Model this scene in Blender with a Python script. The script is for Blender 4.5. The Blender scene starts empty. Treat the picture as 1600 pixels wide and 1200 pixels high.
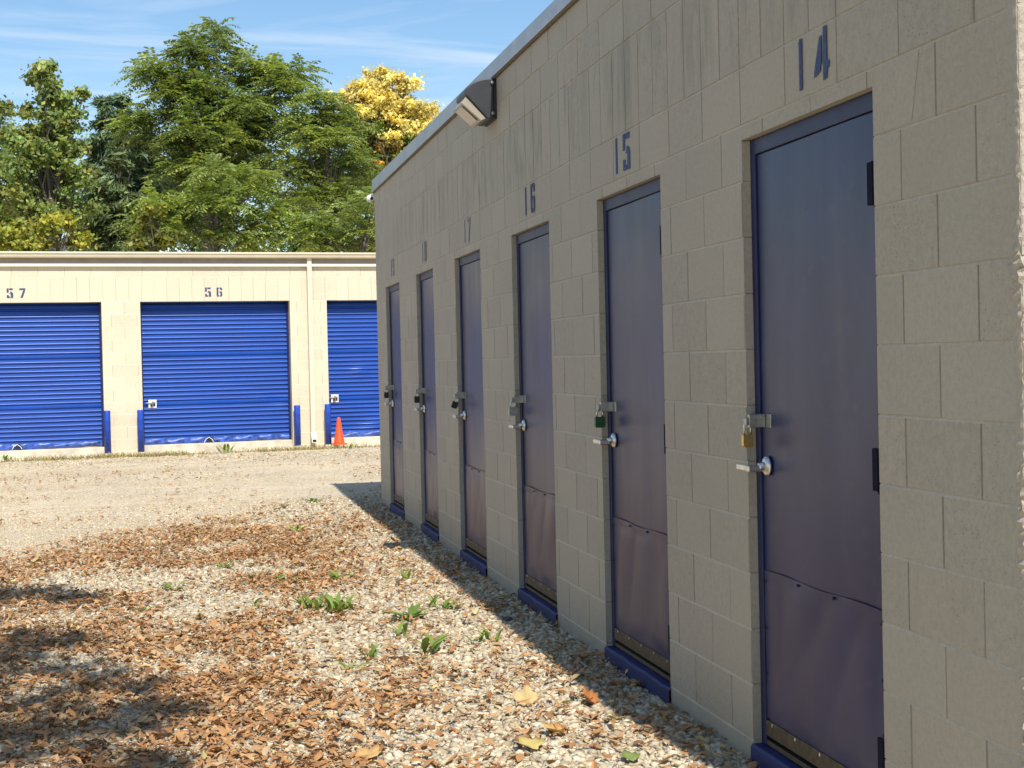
import bpy, bmesh, math, random
import numpy as np
from mathutils import Matrix, Vector
C = bpy.context.scene.collection
S = bpy.context.scene
R = math.radians
rng = np.random.default_rng(7)
random.seed(7)

# ------------------------------------------------------------------ camera
F, YAW, PITCH, ROLL = 2304.5, 0.21578, -0.01517, -0.02255
H = 1.49
fw = np.array([math.sin(YAW)*math.cos(PITCH), math.cos(YAW)*math.cos(PITCH), math.sin(PITCH)])
r0 = np.array([math.cos(YAW), -math.sin(YAW), 0.0]); u0 = np.cross(r0, fw)
rt = math.cos(ROLL)*r0 + math.sin(ROLL)*u0; up = -math.sin(ROLL)*r0 + math.cos(ROLL)*u0
cd = bpy.data.cameras.new('camera'); cam = bpy.data.objects.new('camera', cd); C.objects.link(cam)
cd.sensor_width = 36; cd.lens = F/1600*36; cd.clip_end = 2000; cd.clip_start = .05
M = Matrix([[rt[i], up[i], -fw[i], (0, 0, H)[i]] for i in range(3)] + [[0, 0, 0, 1]])
cam.matrix_world = M
S.camera = cam
# ------------------------------------------------------------------ light
SUN = Vector((0.075, -0.79, 1.0)).normalized()
sd = bpy.data.lights.new('sun', 'SUN'); sd.energy = 4.8; sd.angle = R(.55); sd.color = (1, .955, .88)
sun = bpy.data.objects.new('sun', sd); C.objects.link(sun)
sun.rotation_euler = SUN.to_track_quat('Z', 'Y').to_euler(); sun.location = (0, -20, 40)
W = bpy.data.worlds.new('World'); S.world = W; W.use_nodes = True
wt = W.node_tree; wn = wt.nodes; wn.clear()
def wl(a, b): wt.links.new(a, b)
sky = wn.new('ShaderNodeTexSky'); sky.sky_type = 'NISHITA'; sky.sun_disc = False
sky.sun_elevation = math.asin(SUN.z); sky.sun_rotation = math.atan2(SUN.x, SUN.y)
sky.air_density = 1.15; sky.dust_density = .35; sky.ozone_density = 2.2; sky.altitude = 250
tc = wn.new('ShaderNodeTexCoord'); sep = wn.new('ShaderNodeSeparateXYZ'); wl(tc.outputs['Generated'], sep.inputs[0])
mz = wn.new('ShaderNodeMath'); mz.operation = 'MAXIMUM'; mz.inputs[1].default_value = .06; wl(sep.outputs[2], mz.inputs[0])
dv = wn.new('ShaderNodeVectorMath'); dv.operation = 'DIVIDE'; wl(tc.outputs['Generated'], dv.inputs[0])
cb = wn.new('ShaderNodeCombineXYZ')
for i in range(3): wl(mz.outputs[0], cb.inputs[i])
wl(cb.outputs[0], dv.inputs[1])
mp = wn.new('ShaderNodeMapping'); mp.inputs['Rotation'].default_value = (0, 0, R(-28)); mp.inputs['Scale'].default_value = (.48, 1.2, 1); mp.inputs['Location'].default_value = (3.3, 1.2, 0)
wl(dv.outputs[0], mp.inputs[0])
n1 = wn.new('ShaderNodeTexNoise'); n1.inputs['Scale'].default_value = 1.1; n1.inputs['Detail'].default_value = 9; n1.inputs['Roughness'].default_value = .56; n1.inputs['Distortion'].default_value = 1.3
wl(mp.outputs[0], n1.inputs['Vector'])
cr = wn.new('ShaderNodeValToRGB'); cr.color_ramp.elements[0].position = .45; cr.color_ramp.elements[1].position = .80; cr.color_ramp.elements[0].color = (0, 0, 0, 1); cr.color_ramp.elements[1].color = (.74, .74, .74, 1)
wl(n1.outputs['Fac'], cr.inputs[0])
hs = wn.new('ShaderNodeHueSaturation'); hs.inputs['Saturation'].default_value = 1.14; hs.inputs['Value'].default_value = 1.18; wl(sky.outputs[0], hs.inputs['Color'])
mx = wn.new('ShaderNodeMixRGB'); mx.inputs[2].default_value = (6.6, 7.4, 8.3, 1); wl(cr.outputs[0], mx.inputs[0]); wl(hs.outputs[0], mx.inputs[1])
bg = wn.new('ShaderNodeBackground'); bg.inputs[1].default_value = .102; wl(mx.outputs[0], bg.inputs[0])
wo = wn.new('ShaderNodeOutputWorld'); wl(bg.outputs[0], wo.inputs[0])
S.view_settings.view_transform = 'Standard'; S.view_settings.look = 'None'; S.view_settings.gamma = 1; S.view_settings.exposure = 0.33
S.render.engine = 'CYCLES'
S.cycles.max_bounces = 6; S.cycles.diffuse_bounces = 3; S.cycles.glossy_bounces = 3; S.cycles.transmission_bounces = 4; S.cycles.transparent_max_bounces = 6

# ------------------------------------------------------------------ helpers
def ray(px, py): return fw + rt*((px-800)/F) + up*((600-py)/F)
def at(px, py, Y): d = ray(px, py); q = d*(Y/d[1]); return np.array([q[0], q[1], q[2]+H])
def gz(x, y):
    t = np.clip((np.asarray(y, float)-15.5)/8.5, 0, 1); return .10*t*t*(3-2*t)
def on_ground(px, py):
    z = 0.0
    for _ in range(6):
        d = ray(px, py); q = d*((z-H)/d[2]); z = float(gz(q[0], q[1]))
    return np.array([q[0], q[1], z])
OFF = {}
def off(o): return OFF.get(o.name, (0, 0, 0)) if o else (0, 0, 0)
def tag(o, label=None, cat=None, group=None, kind=None):
    if label: o['label'] = label
    if cat: o['category'] = cat
    if group: o['group'] = group
    if kind: o['kind'] = kind
    return o
def thing(name, loc, label, cat, group=None, rz=0, kind=None, world=True):
    o = bpy.data.objects.new(name, None); C.objects.link(o); o.location = loc; o.rotation_euler = (0, 0, rz); o.empty_display_size = .2
    if world: OFF[o.name] = tuple(loc)
    return tag(o, label, cat, group, kind)
class MB:
    def __init__(s): s.v = []; s.f = []; s.c = []
    def add(s, vs, fs, c=None):
        b = len(s.v); s.v += [tuple(map(float, q)) for q in vs]; s.f += [tuple(i+b for i in q) for q in fs]; s.c += [((*c, .3) if len(c) == 3 else c) if c else (1, 1, 1, .3)]*len(vs)
    def box(s, x0, x1, y0, y1, z0, z1, c=None):
        s.add([(x0,y0,z0),(x1,y0,z0),(x1,y1,z0),(x0,y1,z0),(x0,y0,z1),(x1,y0,z1),(x1,y1,z1),(x0,y1,z1)],
              [(0,3,2,1),(4,5,6,7),(0,1,5,4),(1,2,6,5),(2,3,7,6),(3,0,4,7)], c)
    def prism(s, poly, fn, a, b, c=None):          # poly of (p,q); fn(p,q,t)->xyz ; extruded from t=a to t=b
        n = len(poly)
        s.add([fn(p, q, a) for p, q in poly]+[fn(p, q, b) for p, q in poly],
              [tuple(range(n))[::-1], tuple(range(n, 2*n))]+[(i, (i+1) % n, n+(i+1) % n, n+i) for i in range(n)], c)
    def tube(s, pts, rad, n=10, cap=True, c=None):
        pts = [np.array(p, float) for p in pts]; m = len(pts)
        if not hasattr(rad, '__len__'): rad = [rad]*m
        vs = []; a = None
        for i in range(m):
            t = pts[min(i+1, m-1)]-pts[max(i-1, 0)]; t = t/(np.linalg.norm(t)+1e-9)
            if a is None:
                a = np.cross(t, (0, 0, 1.0)) if abs(t[2]) < .9 else np.cross(t, (0, 1.0, 0))
            a = a - t*np.dot(a, t); a = a/(np.linalg.norm(a)+1e-9); b = np.cross(t, a)
            for k in range(n):
                g = 2*math.pi*k/n; vs.append(pts[i]+rad[i]*(a*math.cos(g)+b*math.sin(g)))
        fs = [(i*n+k, i*n+(k+1) % n, (i+1)*n+(k+1) % n, (i+1)*n+k) for i in range(m-1) for k in range(n)]
        if cap: fs += [tuple(range(n))[::-1], tuple(range((m-1)*n, m*n))]
        s.add(vs, fs, c)
    def lathe(s, prof, c0=(0, 0, 0), n=24, c=None, ax='z'):   # prof of (r,h)
        vs = []
        for r_, h_ in prof:
            for k in range(n):
                g = 2*math.pi*k/n; q = (r_*math.cos(g), r_*math.sin(g), h_)
                if ax == 'x': q = (h_, q[0], q[1])
                if ax == 'y': q = (q[0], h_, q[1])
                vs.append((c0[0]+q[0], c0[1]+q[1], c0[2]+q[2]))
        m = len(prof)
        fs = [(i*n+k, i*n+(k+1) % n, (i+1)*n+(k+1) % n, (i+1)*n+k) for i in range(m-1) for k in range(n)]
        fs += [tuple(range(n))[::-1], tuple(range((m-1)*n, m*n))]
        s.add(vs, fs, c)
    def grid(s, fn, nu, nv, c=None):
        vs = [fn(i/nu, j/nv) for j in range(nv+1) for i in range(nu+1)]
        s.add(vs, [(j*(nu+1)+i, j*(nu+1)+i+1, (j+1)*(nu+1)+i+1, (j+1)*(nu+1)+i) for j in range(nv) for i in range(nu)], c)
    def build(s, name, mat, parent=None, bevel=0, smooth=False, seg=2, recalc=True):
        ox, oy, oz = off(parent)
        me = bpy.data.meshes.new(name)
        me.from_pydata([(x-ox, y-oy, z-oz) for x, y, z in s.v], [], s.f)
        a = me.color_attributes.new('tint', 'FLOAT_COLOR', 'POINT')
        a.data.foreach_set('color', np.array(s.c, np.float32).ravel())
        if recalc:
            bm = bmesh.new(); bm.from_mesh(me); bmesh.ops.recalc_face_normals(bm, faces=bm.faces); bm.to_mesh(me); bm.free()
        o = bpy.data.objects.new(name, me); C.objects.link(o); me.materials.append(mat)
        if parent: o.parent = parent; OFF[o.name] = off(parent)
        if bevel:
            md = o.modifiers.new('bevel', 'BEVEL'); md.width = bevel; md.segments = seg; md.limit_method = 'ANGLE'; md.angle_limit = R(40)
        if smooth: me.shade_smooth()
        return o
def big(name, V, Q, col, mat, parent=None, smooth=False):           # large meshes from arrays (Q: n x 3 or n x 4)
    V = np.asarray(V, np.float32) - np.array(off(parent), np.float32)
    Q = np.asarray(Q, np.int32); k = Q.shape[1]
    me = bpy.data.meshes.new(name)
    me.vertices.add(len(V)); me.vertices.foreach_set('co', V.ravel())
    me.loops.add(Q.size); me.loops.foreach_set('vertex_index', Q.ravel())
    me.polygons.add(len(Q)); me.polygons.foreach_set('loop_start', np.arange(0, Q.size, k, dtype=np.int32)); me.polygons.foreach_set('loop_total', np.full(len(Q), k, np.int32))
    if smooth: me.polygons.foreach_set('use_smooth', np.ones(len(Q), bool))
    me.update(calc_edges=True)
    a = me.color_attributes.new('tint', 'FLOAT_COLOR', 'POINT')
    c4 = np.ones((len(V), 4), np.float32); c4[:, :3] = col; a.data.foreach_set('color', c4.ravel())
    me.materials.append(mat)
    o = bpy.data.objects.new(name, me); C.objects.link(o)
    if parent: o.parent = parent; OFF[o.name] = off(parent)
    return o
_lat = rng.random((8, 64, 64))
def vn(x, y, k=0):                                                    # smooth value noise 0..1
    x = np.asarray(x, float); y = np.asarray(y, float); xi = np.floor(x).astype(int); yi = np.floor(y).astype(int); fx = x-xi; fy = y-yi
    fx = fx*fx*(3-2*fx); fy = fy*fy*(3-2*fy); L = _lat[k]
    g = lambda a, b: L[a % 64, b % 64]
    return (g(xi, yi)*(1-fx)+g(xi+1, yi)*fx)*(1-fy)+(g(xi, yi+1)*(1-fx)+g(xi+1, yi+1)*fx)*fy
def fbm(x, y, k=0): return .55*vn(x, y, k)+.28*vn(x*2.1+7, y*2.1+3, k+1)+.17*vn(x*4.3+1, y*4.3+9, k+2)

# ------------------------------------------------------------------ materials
class NT:
    def __init__(s, name):
        s.m = bpy.data.materials.new(name); s.m.use_nodes = True; s.t = s.m.node_tree; s.n = s.t.nodes
        s.b = s.n['Principled BSDF']; s.o = s.n['Material Output']
    def new(s, typ, **kw):
        q = s.n.new(typ)
        for k, v in kw.items():
            if k in q.inputs: q.inputs[k].default_value = v
            else: setattr(q, k, v)
        return q
    def link(s, a, b): s.t.links.new(a, b)
    def coord(s, scale=(1, 1, 1), kind='Object'):
        a = s.new('ShaderNodeTexCoord'); m = s.new('ShaderNodeMapping'); m.inputs['Scale'].default_value = scale; s.link(a.outputs[kind], m.inputs[0]); return m.outputs[0]
    def noise(s, vec, scale, detail=4, rough=.55, dist=0):
        q = s.new('ShaderNodeTexNoise'); q.inputs['Scale'].default_value = scale; q.inputs['Detail'].default_value = detail; q.inputs['Roughness'].default_value = rough; q.inputs['Distortion'].default_value = dist
        s.link(vec, q.inputs['Vector']); return q.outputs['Fac']
    def ramp(s, fac, *stops):
        q = s.new('ShaderNodeValToRGB'); e = q.color_ramp.elements
        while len(e) < len(stops): e.new(.5)
        for i, (p, c) in enumerate(stops):
            e[i].position = p; e[i].color = (c, c, c, 1) if not hasattr(c, '__len__') else (*c, 1)
        s.link(fac, q.inputs[0]); return q.outputs[0]
    def mix(s, fac, a, b, typ='MIX'):
        q = s.new('ShaderNodeMixRGB', blend_type=typ)
        for i, v in enumerate((fac, a, b)):
            if isinstance(v, (int, float)): q.inputs[i].default_value = v
            elif isinstance(v, tuple): q.inputs[i].default_value = (*v, 1)
            else: s.link(v, q.inputs[i])
        return q.outputs[0]
    def math(s, op, a, b):
        q = s.new('ShaderNodeMath', operation=op)
        for i, v in enumerate((a, b)):
            if isinstance(v, (int, float)): q.inputs[i].default_value = v
            else: s.link(v, q.inputs[i])
        return q.outputs[0]
    def tint(s): q = s.new('ShaderNodeVertexColor', layer_name='tint'); return q.outputs[0]
    def bump(s, h, strength=.5, dist=.002):
        q = s.new('ShaderNodeBump'); q.inputs['Strength'].default_value = strength; q.inputs['Distance'].default_value = dist; s.link(h, q.inputs['Height']); s.link(q.outputs[0], s.b.inputs['Normal']); return q
    def set(s, **kw):
        for k, v in kw.items():
            i = s.b.inputs[k.replace('_', ' ')]
            if isinstance(v, tuple): i.default_value = (*v, 1)
            elif isinstance(v, (int, float)): i.default_value = v
            else: s.link(v, i)
        return s
def simple(name, col, rough=.5, metal=0, var=.25, scale=30, bump=0, spec=.5, coat=0):
    m = NT(name); v = m.coord(); f = m.noise(v, scale, 4)
    m.set(Base_Color=m.mix(m.ramp(f, (.3, 0.0), (.7, 1.0)), tuple(c*(1-var) for c in col), tuple(min(1, c*(1+var)) for c in col)), Roughness=rough, Metallic=metal, Specular_IOR_Level=spec, Coat_Weight=coat)
    if bump: m.bump(m.noise(v, scale*6, 3), .4, bump)
    return m.m
def cmu(name, base, stain=True, bumpd=.0028):
    m = NT(name); v = m.coord()
    big_ = m.noise(v, 1.3, 5, .6); fine = m.noise(v, 60, 5, .6)
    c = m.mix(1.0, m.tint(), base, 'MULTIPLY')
    c = m.mix(m.ramp(big_, (.35, 0.0), (.7, .35)), c, tuple(k*.78 for k in base))
    c = m.mix(m.ramp(fine, (.40, .0), (.72, .34)), c, tuple(k*.6 for k in base))
    sp = m.new('ShaderNodeTexVoronoi'); sp.inputs['Scale'].default_value = 75; m.link(v, sp.inputs['Vector'])
    patch = m.noise(v, 5, 3, .6)
    tn = m.new('ShaderNodeVertexColor', layer_name='tint'); por = m.math('ADD', m.math('MULTIPLY', tn.outputs['Alpha'], .9), .15)
    pits = m.math('MULTIPLY', m.ramp(sp.outputs['Distance'], (.10, 1.0), (.26, 0.0)), m.math('MULTIPLY', por, m.ramp(patch, (.36, 0.0), (.60, 1.0))))
    c = m.mix(m.math('MULTIPLY', pits, .7), c, tuple(k*.42 for k in base))
    c = m.mix(m.math('MULTIPLY', por, m.ramp(m.noise(v, 26, 6, .72), (.44, 0.0), (.66, .36))), c, tuple(k*.55 for k in base))
    if stain:                                                           # grey-green run-off streaks on the high courses
        sv = m.coord((8, 8, 1.7)); st = m.math('ADD', m.math('MULTIPLY', m.noise(sv, 1.0, 8, .72, .6), .72), m.math('MULTIPLY', m.noise(m.coord((1, 1, .5)), 1.4, 3), .28))
        sx = m.new('ShaderNodeSeparateXYZ'); a = m.new('ShaderNodeTexCoord'); m.link(a.outputs['Object'], sx.inputs[0])
        zz = m.ramp(m.math('DIVIDE', sx.outputs[2], 4.0), (.62, 0.0), (.66, 1.0), (.73, 1.0), (.745, .25), (.9, .25))
        fac = m.math('MULTIPLY', m.ramp(st, (.48, 0.0), (.60, .8)), zz)
        c = m.mix(fac, c, tuple(k*q for k, q in zip(base, (.60, .62, .60))))
        dz = m.ramp(m.math('DIVIDE', sx.outputs[2], 4.0), (0.0, .5), (.05, .22), (.09, 0.0))
        c = m.mix(m.math('MULTIPLY', dz, m.noise(v, 9, 4)), c, (.17, .14, .09))
    h = m.math('ADD', m.noise(v, 190, 4, .7), m.math('MULTIPLY', m.noise(v, 38, 3, .6), .9))
    h = m.math('SUBTRACT', h, m.math('MULTIPLY', pits, .9))
    m.set(Base_Color=c, Roughness=.62, Specular_IOR_Level=.35); m.bump(h, .75, bumpd*1.25); return m.m
MAT = {}
MAT['cmu'] = cmu('painted_block_shade_wall', (.425, .377, .298))  # base colour darkened below the far wall's to deepen the shade
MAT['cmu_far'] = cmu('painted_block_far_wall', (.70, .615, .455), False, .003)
def door_paint(name, base, rough):
    m = NT(name); v = m.coord((5, 5, .8)); w = m.coord()
    f = m.noise(v, 1.5, 5, .6); g = m.noise(w, 3, 4, .6)
    c = m.mix(m.ramp(g, (.35, 0.0), (.75, .6)), base, tuple(k*1.5+.006 for k in base))
    dust = m.ramp(m.noise(w, 14, 6, .7), (.55, 0.0), (.8, .18)); c = m.mix(dust, c, (.16, .13, .12))
    m.set(Base_Color=c, Roughness=m.math('ADD', m.math('MULTIPLY', f, .16), rough), Specular_IOR_Level=.38)
    m.bump(m.math('ADD', m.noise(w, 2.2, 2), m.math('MULTIPLY', m.noise(w, 220, 3), .02)), .35, .006); return m.m
MAT['door'] = door_paint('navy_door_paint', (.007, .0125, .066), .27)
MAT['door_trim'] = door_paint('navy_frame_paint', (.009, .013, .058), .38)
MAT['sill'] = door_paint('blue_sill_paint', (.012, .017, .085), .55)
MAT['number_faded'] = simple('worn_stencil_paint', (.19, .195, .205), .8, 0, .5, 45)
MAT['hinge'] = simple('dark_navy_hinge', (.003, .004, .016), .8, 0, .2, 30, 0, .15)
MAT['number'] = simple('faded_blue_stencil_paint', (.035, .065, .16), .75, 0, .35, 60)
def rollup(name):
    m = NT(name); v = m.coord(); s = m.coord((.7, 1, 9))
    c = m.mix(m.ramp(m.noise(s, 1.2, 5, .6), (.35, 0.0), (.75, 1.0)), (.002, .047, .29), (.004, .072, .40))
    c = m.mix(m.ramp(m.noise(v, 18, 5, .7), (.6, 0.0), (.85, .22)), c, (.18, .18, .26))
    m.set(Base_Color=c, Roughness=.36, Specular_IOR_Level=.5, Coat_Weight=.25, Coat_Roughness=.34); m.bump(m.noise(v, 9, 2), .12, .01); return m.m
MAT['roll'] = rollup('blue_rollup_steel')
MAT['rollbar'] = simple('scuffed_blue_bar', (.035, .085, .34), .42, .0, .8, 14, .002)
MAT['bollard'] = simple('blue_post_paint', (.012, .055, .36), .42, 0, .3, 8, .001)
MAT['steel'] = simple('satin_steel', (.62, .61, .58), .28, 1, .15, 40)
MAT['steel_dull'] = simple('dull_galvanised_steel', (.40, .40, .37), .42, 1, .3, 60)
MAT['brass'] = simple('brass', (.62, .44, .14), .32, 1, .15, 80)
MAT['brass_dull'] = simple('weathered_brass_strip', (.075, .055, .03), .6, .3, .5, 30)
MAT['green'] = simple('green_lock_casing', (.012, .06, .022), .4)
MAT['black'] = simple('black_plastic', (.015, .016, .018), .45)
MAT['lamp'] = simple('charcoal_lamp_housing', (.030, .032, .036), .45, 0, .2, 12, .0006)
MAT['white'] = simple('white_plastic', (.78, .77, .72), .35, 0, .05)
MAT['latch'] = simple('zinc_latch_plate', (.74, .74, .72), .4, .15, .12, 25)
MAT['fascia'] = simple('grey_metal_edging', (.40, .42, .43), .42, .25, .12, 4)
MAT['seam'] = simple('brown_caulk', (.16, .11, .07), .8)
MAT['gutter'] = simple('cream_gutter', (.70, .62, .46), .45, 0, .06, 4)
MAT['soffit'] = simple('shade_darkened_board', (.30, .255, .20), .7, 0, .1, 5)  # board colour darkened to strengthen the shade under the gutter
MAT['soffit_pale'] = simple('dusty_lens_panel', (.60, .54, .42), .4, 0, .1, 20)
MAT['trim'] = simple('white_trim', (.82, .79, .68), .5, 0, .05)
MAT['concrete'] = simple('pale_concrete', (.58, .52, .41), .85, 0, .22, 6, .004)
MAT['roof'] = simple('grey_roof_sheet', (.35, .36, .36), .5, .3, .15, 3)
MAT['cone'] = simple('orange_cone_plastic', (.90, .085, .010), .45, 0, .08, 9)
MAT['screw'] = simple('bright_screw', (.7, .7, .68), .3, 1)
MAT['dark'] = simple('dark_gap', (.01, .01, .012), .9)
def lens_mat():
    m = NT('frosted_lens'); v = m.coord(); m.set(Base_Color=m.mix(m.noise(v, 12, 2), (.42, .37, .28), (.50, .45, .36)), Roughness=.3, Transmission_Weight=.25, IOR=1.45); return m.m
MAT['lens'] = lens_mat()
def bark(name, col):
    m = NT(name); v = m.coord((6, 6, 1.2)); f = m.noise(v, 3, 6, .65)
    m.set(Base_Color=m.mix(f, tuple(k*.5 for k in col), tuple(k*1.5 for k in col)), Roughness=.9); m.bump(f, .8, .03); return m.m
MAT['bark'] = bark('grey_brown_bark', (.11, .09, .07))
MAT['bark_pale'] = bark('pale_bark', (.24, .22, .18))
def leafmat(name, trans=.35, rough=.5, spec=.4):
    m = NT(name); t = m.tint()
    tr = m.new('ShaderNodeBsdfTranslucent'); m.link(m.mix(1.0, t, (1.25, 1.2, .6), 'MULTIPLY'), tr.inputs['Color'])
    m.set(Base_Color=t, Roughness=rough, Specular_IOR_Level=spec)
    ms = m.new('ShaderNodeMixShader'); ms.inputs[0].default_value = trans
    m.link(m.b.outputs[0], ms.inputs[1]); m.link(tr.outputs[0], ms.inputs[2]); m.link(ms.outputs[0], m.o.inputs['Surface']); return m.m
MAT['leaf'] = leafmat('tree_leaves', .42); MAT['dryleaf'] = leafmat('dry_leaf_litter', .15, .65, .3); MAT['weed'] = leafmat('weed_leaves', .3, .5, .4); MAT['needle'] = leafmat('conifer_needles', .15, .6, .3)
def gravelstone():
    m = NT('crushed_limestone'); v = m.coord(); t = m.tint(); f = m.noise(v, 120, 4, .6)
    m.set(Base_Color=m.mix(m.ramp(f, (.3, 0.0), (.75, .45)), t, m.mix(1.0, t, (.66, .62, .56), 'MULTIPLY')), Roughness=.85, Specular_IOR_Level=.25); m.bump(f, .5, .002); return m.m
MAT['stone'] = gravelstone()
def groundmat():
    m = NT('gravel_ground'); v = m.coord()
    def vor(scale, seed):
        q = m.new('ShaderNodeTexVoronoi'); q.inputs['Scale'].default_value = scale; m.link(v, q.inputs['Vector']); return q
    a = vor(34, 0); b = vor(75, 1)
    hs = m.new('ShaderNodeSeparateColor'); m.link(a.outputs['Color'], hs.inputs[0])
    c = m.ramp(hs.outputs[0], (0.0, (.22, .17, .11)), (.25, (.40, .33, .23)), (.55, (.50, .43, .32)), (.8, (.58, .52, .41)), (1.0, (.66, .62, .52)))
    hb = m.new('ShaderNodeSeparateColor'); m.link(b.outputs['Color'], hb.inputs[0])
    c = m.mix(.4, c, m.ramp(hb.outputs[1], (0.0, (.27, .20, .12)), (.5, (.46, .39, .28)), (1.0, (.62, .56, .44))))
    dust = m.ramp(m.noise(v, .55, 5, .6, .4), (.38, .15), (.65, .8)); c = m.mix(dust, c, (.65, .535, .36))
    fines = m.ramp(m.noise(v, 2.2, 6, .65), (.5, 0.0), (.75, .35)); c = m.mix(fines, c, (.33, .25, .16))
    tr_ = m.noise(m.coord((.22, 1.5, 1)), 1.0, 6, .6, .5); c = m.mix(m.ramp(tr_, (.45, 0.0), (.62, .55)), c, (.46, .36, .235)); c = m.mix(m.ramp(tr_, (.36, .5), (.46, 0.0)), c, (.56, .48, .36))
    rust = m.ramp(m.noise(v, .9, 6, .7, .8), (.56, 0.0), (.74, .45)); c = m.mix(rust, c, (.36, .17, .07))
    h = m.math('ADD', m.math('MULTIPLY', a.outputs['Distance'], -1.0), m.math('MULTIPLY', b.outputs['Distance'], -.5))
    h = m.math('ADD', h, m.math('MULTIPLY', m.noise(v, 7, 4), .5))
    m.set(Base_Color=c, Roughness=.92, Specular_IOR_Level=.2); m.bump(h, .8, .016); return m.m
MAT['ground'] = groundmat()
MAT['grass'] = leafmat('dry_grass', .25, .7, .2)

# ------------------------------------------------------------------ ground
def axis(parts):
    o = []
    for a, b, n in parts: o += list(np.linspace(a, b, n, endpoint=False))
    return np.array(o+[parts[-1][1]])
gx = axis([(-400, -40, 12), (-40, -6, 20), (-6, 9, 150), (9, 40, 20), (40, 400, 12)])
gy = axis([(-300, -20, 10), (-20, 3, 14), (3, 26, 230), (26, 60, 20), (60, 700, 16)])
GX, GY = np.meshgrid(gx, gy)
def gh(x, y):                                                          # full ground height with slight unevenness
    w = np.clip((1.9-x)/.8, 0, 1)*np.clip((np.abs(y-13.5) < 11), 0, 1)
    return gz(x, y)+w*((fbm(x*1.3, y*1.3)-.5)*.03+(vn(x*5, y*5, 3)-.5)*.012)
V = np.stack([GX, GY, gh(GX, GY)], -1).reshape(-1, 3); nx = len(gx); ny = len(gy)
I = (np.arange(ny-1)[:, None]*nx+np.arange(nx-1)[None]).ravel()
tag(big('ground', V, np.stack([I, I+1, I+nx+1, I+nx], -1), (1, 1, 1), MAT['ground'], None, True), kind='structure')

# ------------------------------------------------------------------ block walls
D = 1.9765; CH = .2032
def block_panel(mb, P, rows, u0, u1, openings, jd=.0085, jw=.004, bv=.005, var=.045, u_end=(False, False), faint=.2, bedk=.42):
    for z0, z1, L, ph in rows:
        e = [u0]; x = u0+(ph if ph > 1e-6 else L)
        while x < u1-1e-4:
            e.append(x); x += L
        e.append(u1)
        for a, b in zip(e[:-1], e[1:]):
            segs = [(a, b, z0, z1)]
            for (oa, ob, oz0, oz1) in openings:
                nxt = []
                for (p, q, s0, s1) in segs:
                    if ob <= p+1e-5 or oa >= q-1e-5 or oz1 <= s0+1e-5 or oz0 >= s1-1e-5: nxt.append((p, q, s0, s1)); continue
                    if oa > p+.004: nxt.append((p, oa, s0, s1))
                    if ob < q-.004: nxt.append((ob, q, s0, s1))
                    if oz1 < s1-.004: nxt.append((max(p, oa), min(q, ob), oz1, s1))
                    if oz0 > s0+.004: nxt.append((max(p, oa), min(q, ob), s0, oz0))
                segs = nxt
            ed = [k for o in openings for k in (o[0], o[1])]
            t = 1+random.uniform(-var, var); t2 = t*(1+random.uniform(-.02, .02)); dd = random.uniform(-.0008, .0008)
            for (p, q, s0, s1) in segs:
                if q-p < .006 or s1-s0 < .006: continue
                fl = [jw, jw, jw, jw]                                   # left, right, bottom, top joint half widths
                if any(abs(p-k) < 1e-4 for k in ed) or (u_end[0] and abs(p-u0) < 1e-4): fl[0] = 0
                if any(abs(q-k) < 1e-4 for k in ed) or (u_end[1] and abs(q-u1) < 1e-4): fl[1] = 0
                for o in openings:
                    if abs(s0-o[3]) < 1e-4 and p >= o[0]-1e-4 and q <= o[1]+1e-4: fl[2] = 0
                jl = [jd*(random.uniform(.3, .5) if random.random() < faint else random.uniform(.8, 1.1)) for _ in range(2)]
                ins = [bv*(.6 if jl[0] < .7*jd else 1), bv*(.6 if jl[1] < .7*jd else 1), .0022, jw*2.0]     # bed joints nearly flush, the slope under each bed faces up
                ins = [w if f_ else 0 for w, f_ in zip(ins, fl)]; jb = jd*bedk; por = random.random()**2
                il, ir, ib, it = ins; j0, j1 = (jl[0] if fl[0] else dd), (jl[1] if fl[1] else dd)
                vs = [P(p, s0, j0), P(p+il, s0, jb if ib else dd), P(q-ir, s0, jb if ib else dd), P(q, s0, j1), P(q, s1-it, j1), P(p, s1-it, j0),
                      P(p+il, s0+ib, dd), P(q-ir, s0+ib, dd), P(q-ir, s1-it, dd), P(p+il, s1-it, dd)]
                f4 = [(6, 7, 8, 9)]
                if ib: f4 += [(1, 2, 7, 6)]
                fj = []
                if il: fj += [(0, 6, 9, 5)]+([(0, 1, 6)] if ib else [])
                if ir: fj += [(7, 3, 4, 8)]+([(2, 3, 7)] if ib else [])
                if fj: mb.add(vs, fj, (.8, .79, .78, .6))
                mb.add(vs, f4, (t2, t, t*.99, por))
                if it: mb.add([P(p, s1-it, dd), P(q, s1-it, dd), P(q, s1, jb), P(p, s1, jb)], [(0, 1, 2, 3)], (1.34, 1.33, 1.30, .1))  # bed-joint slope tinted lighter, painting in the light it catches
J = lambda k: 2.328-CH*k
Y0, Y1 = 3.2226, 15.64
rowsN = [(-.1, J(11), 50.0, 0)]
for k in range(11): rowsN.append((J(k+1), J(k), 2*CH, 0 if k % 2 == 0 else CH))
rowsN += [(J(0), J(-1), 2*CH, CH), (J(-1), J(-3), CH, 0), (J(-3), J(-4), 2*CH, 0), (J(-4), J(-5), 2*CH, CH)]
ZH = 2.272; ZS = .082
DOORS = [('14', 4.000, 5.045), ('15', 5.990, 6.982), ('16', 7.966, 8.940), ('17', 9.950, 10.930), ('18', 11.945, 12.850), ('19', 13.915, 14.885)]
opN = [(a, b, -.2, ZH) for _, a, b in DOORS]
near = thing('storage_building', (D, 3.2226, 0), 'beige painted concrete block building with six narrow navy doors, its door wall in shade', 'building')
mb = MB()
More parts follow.
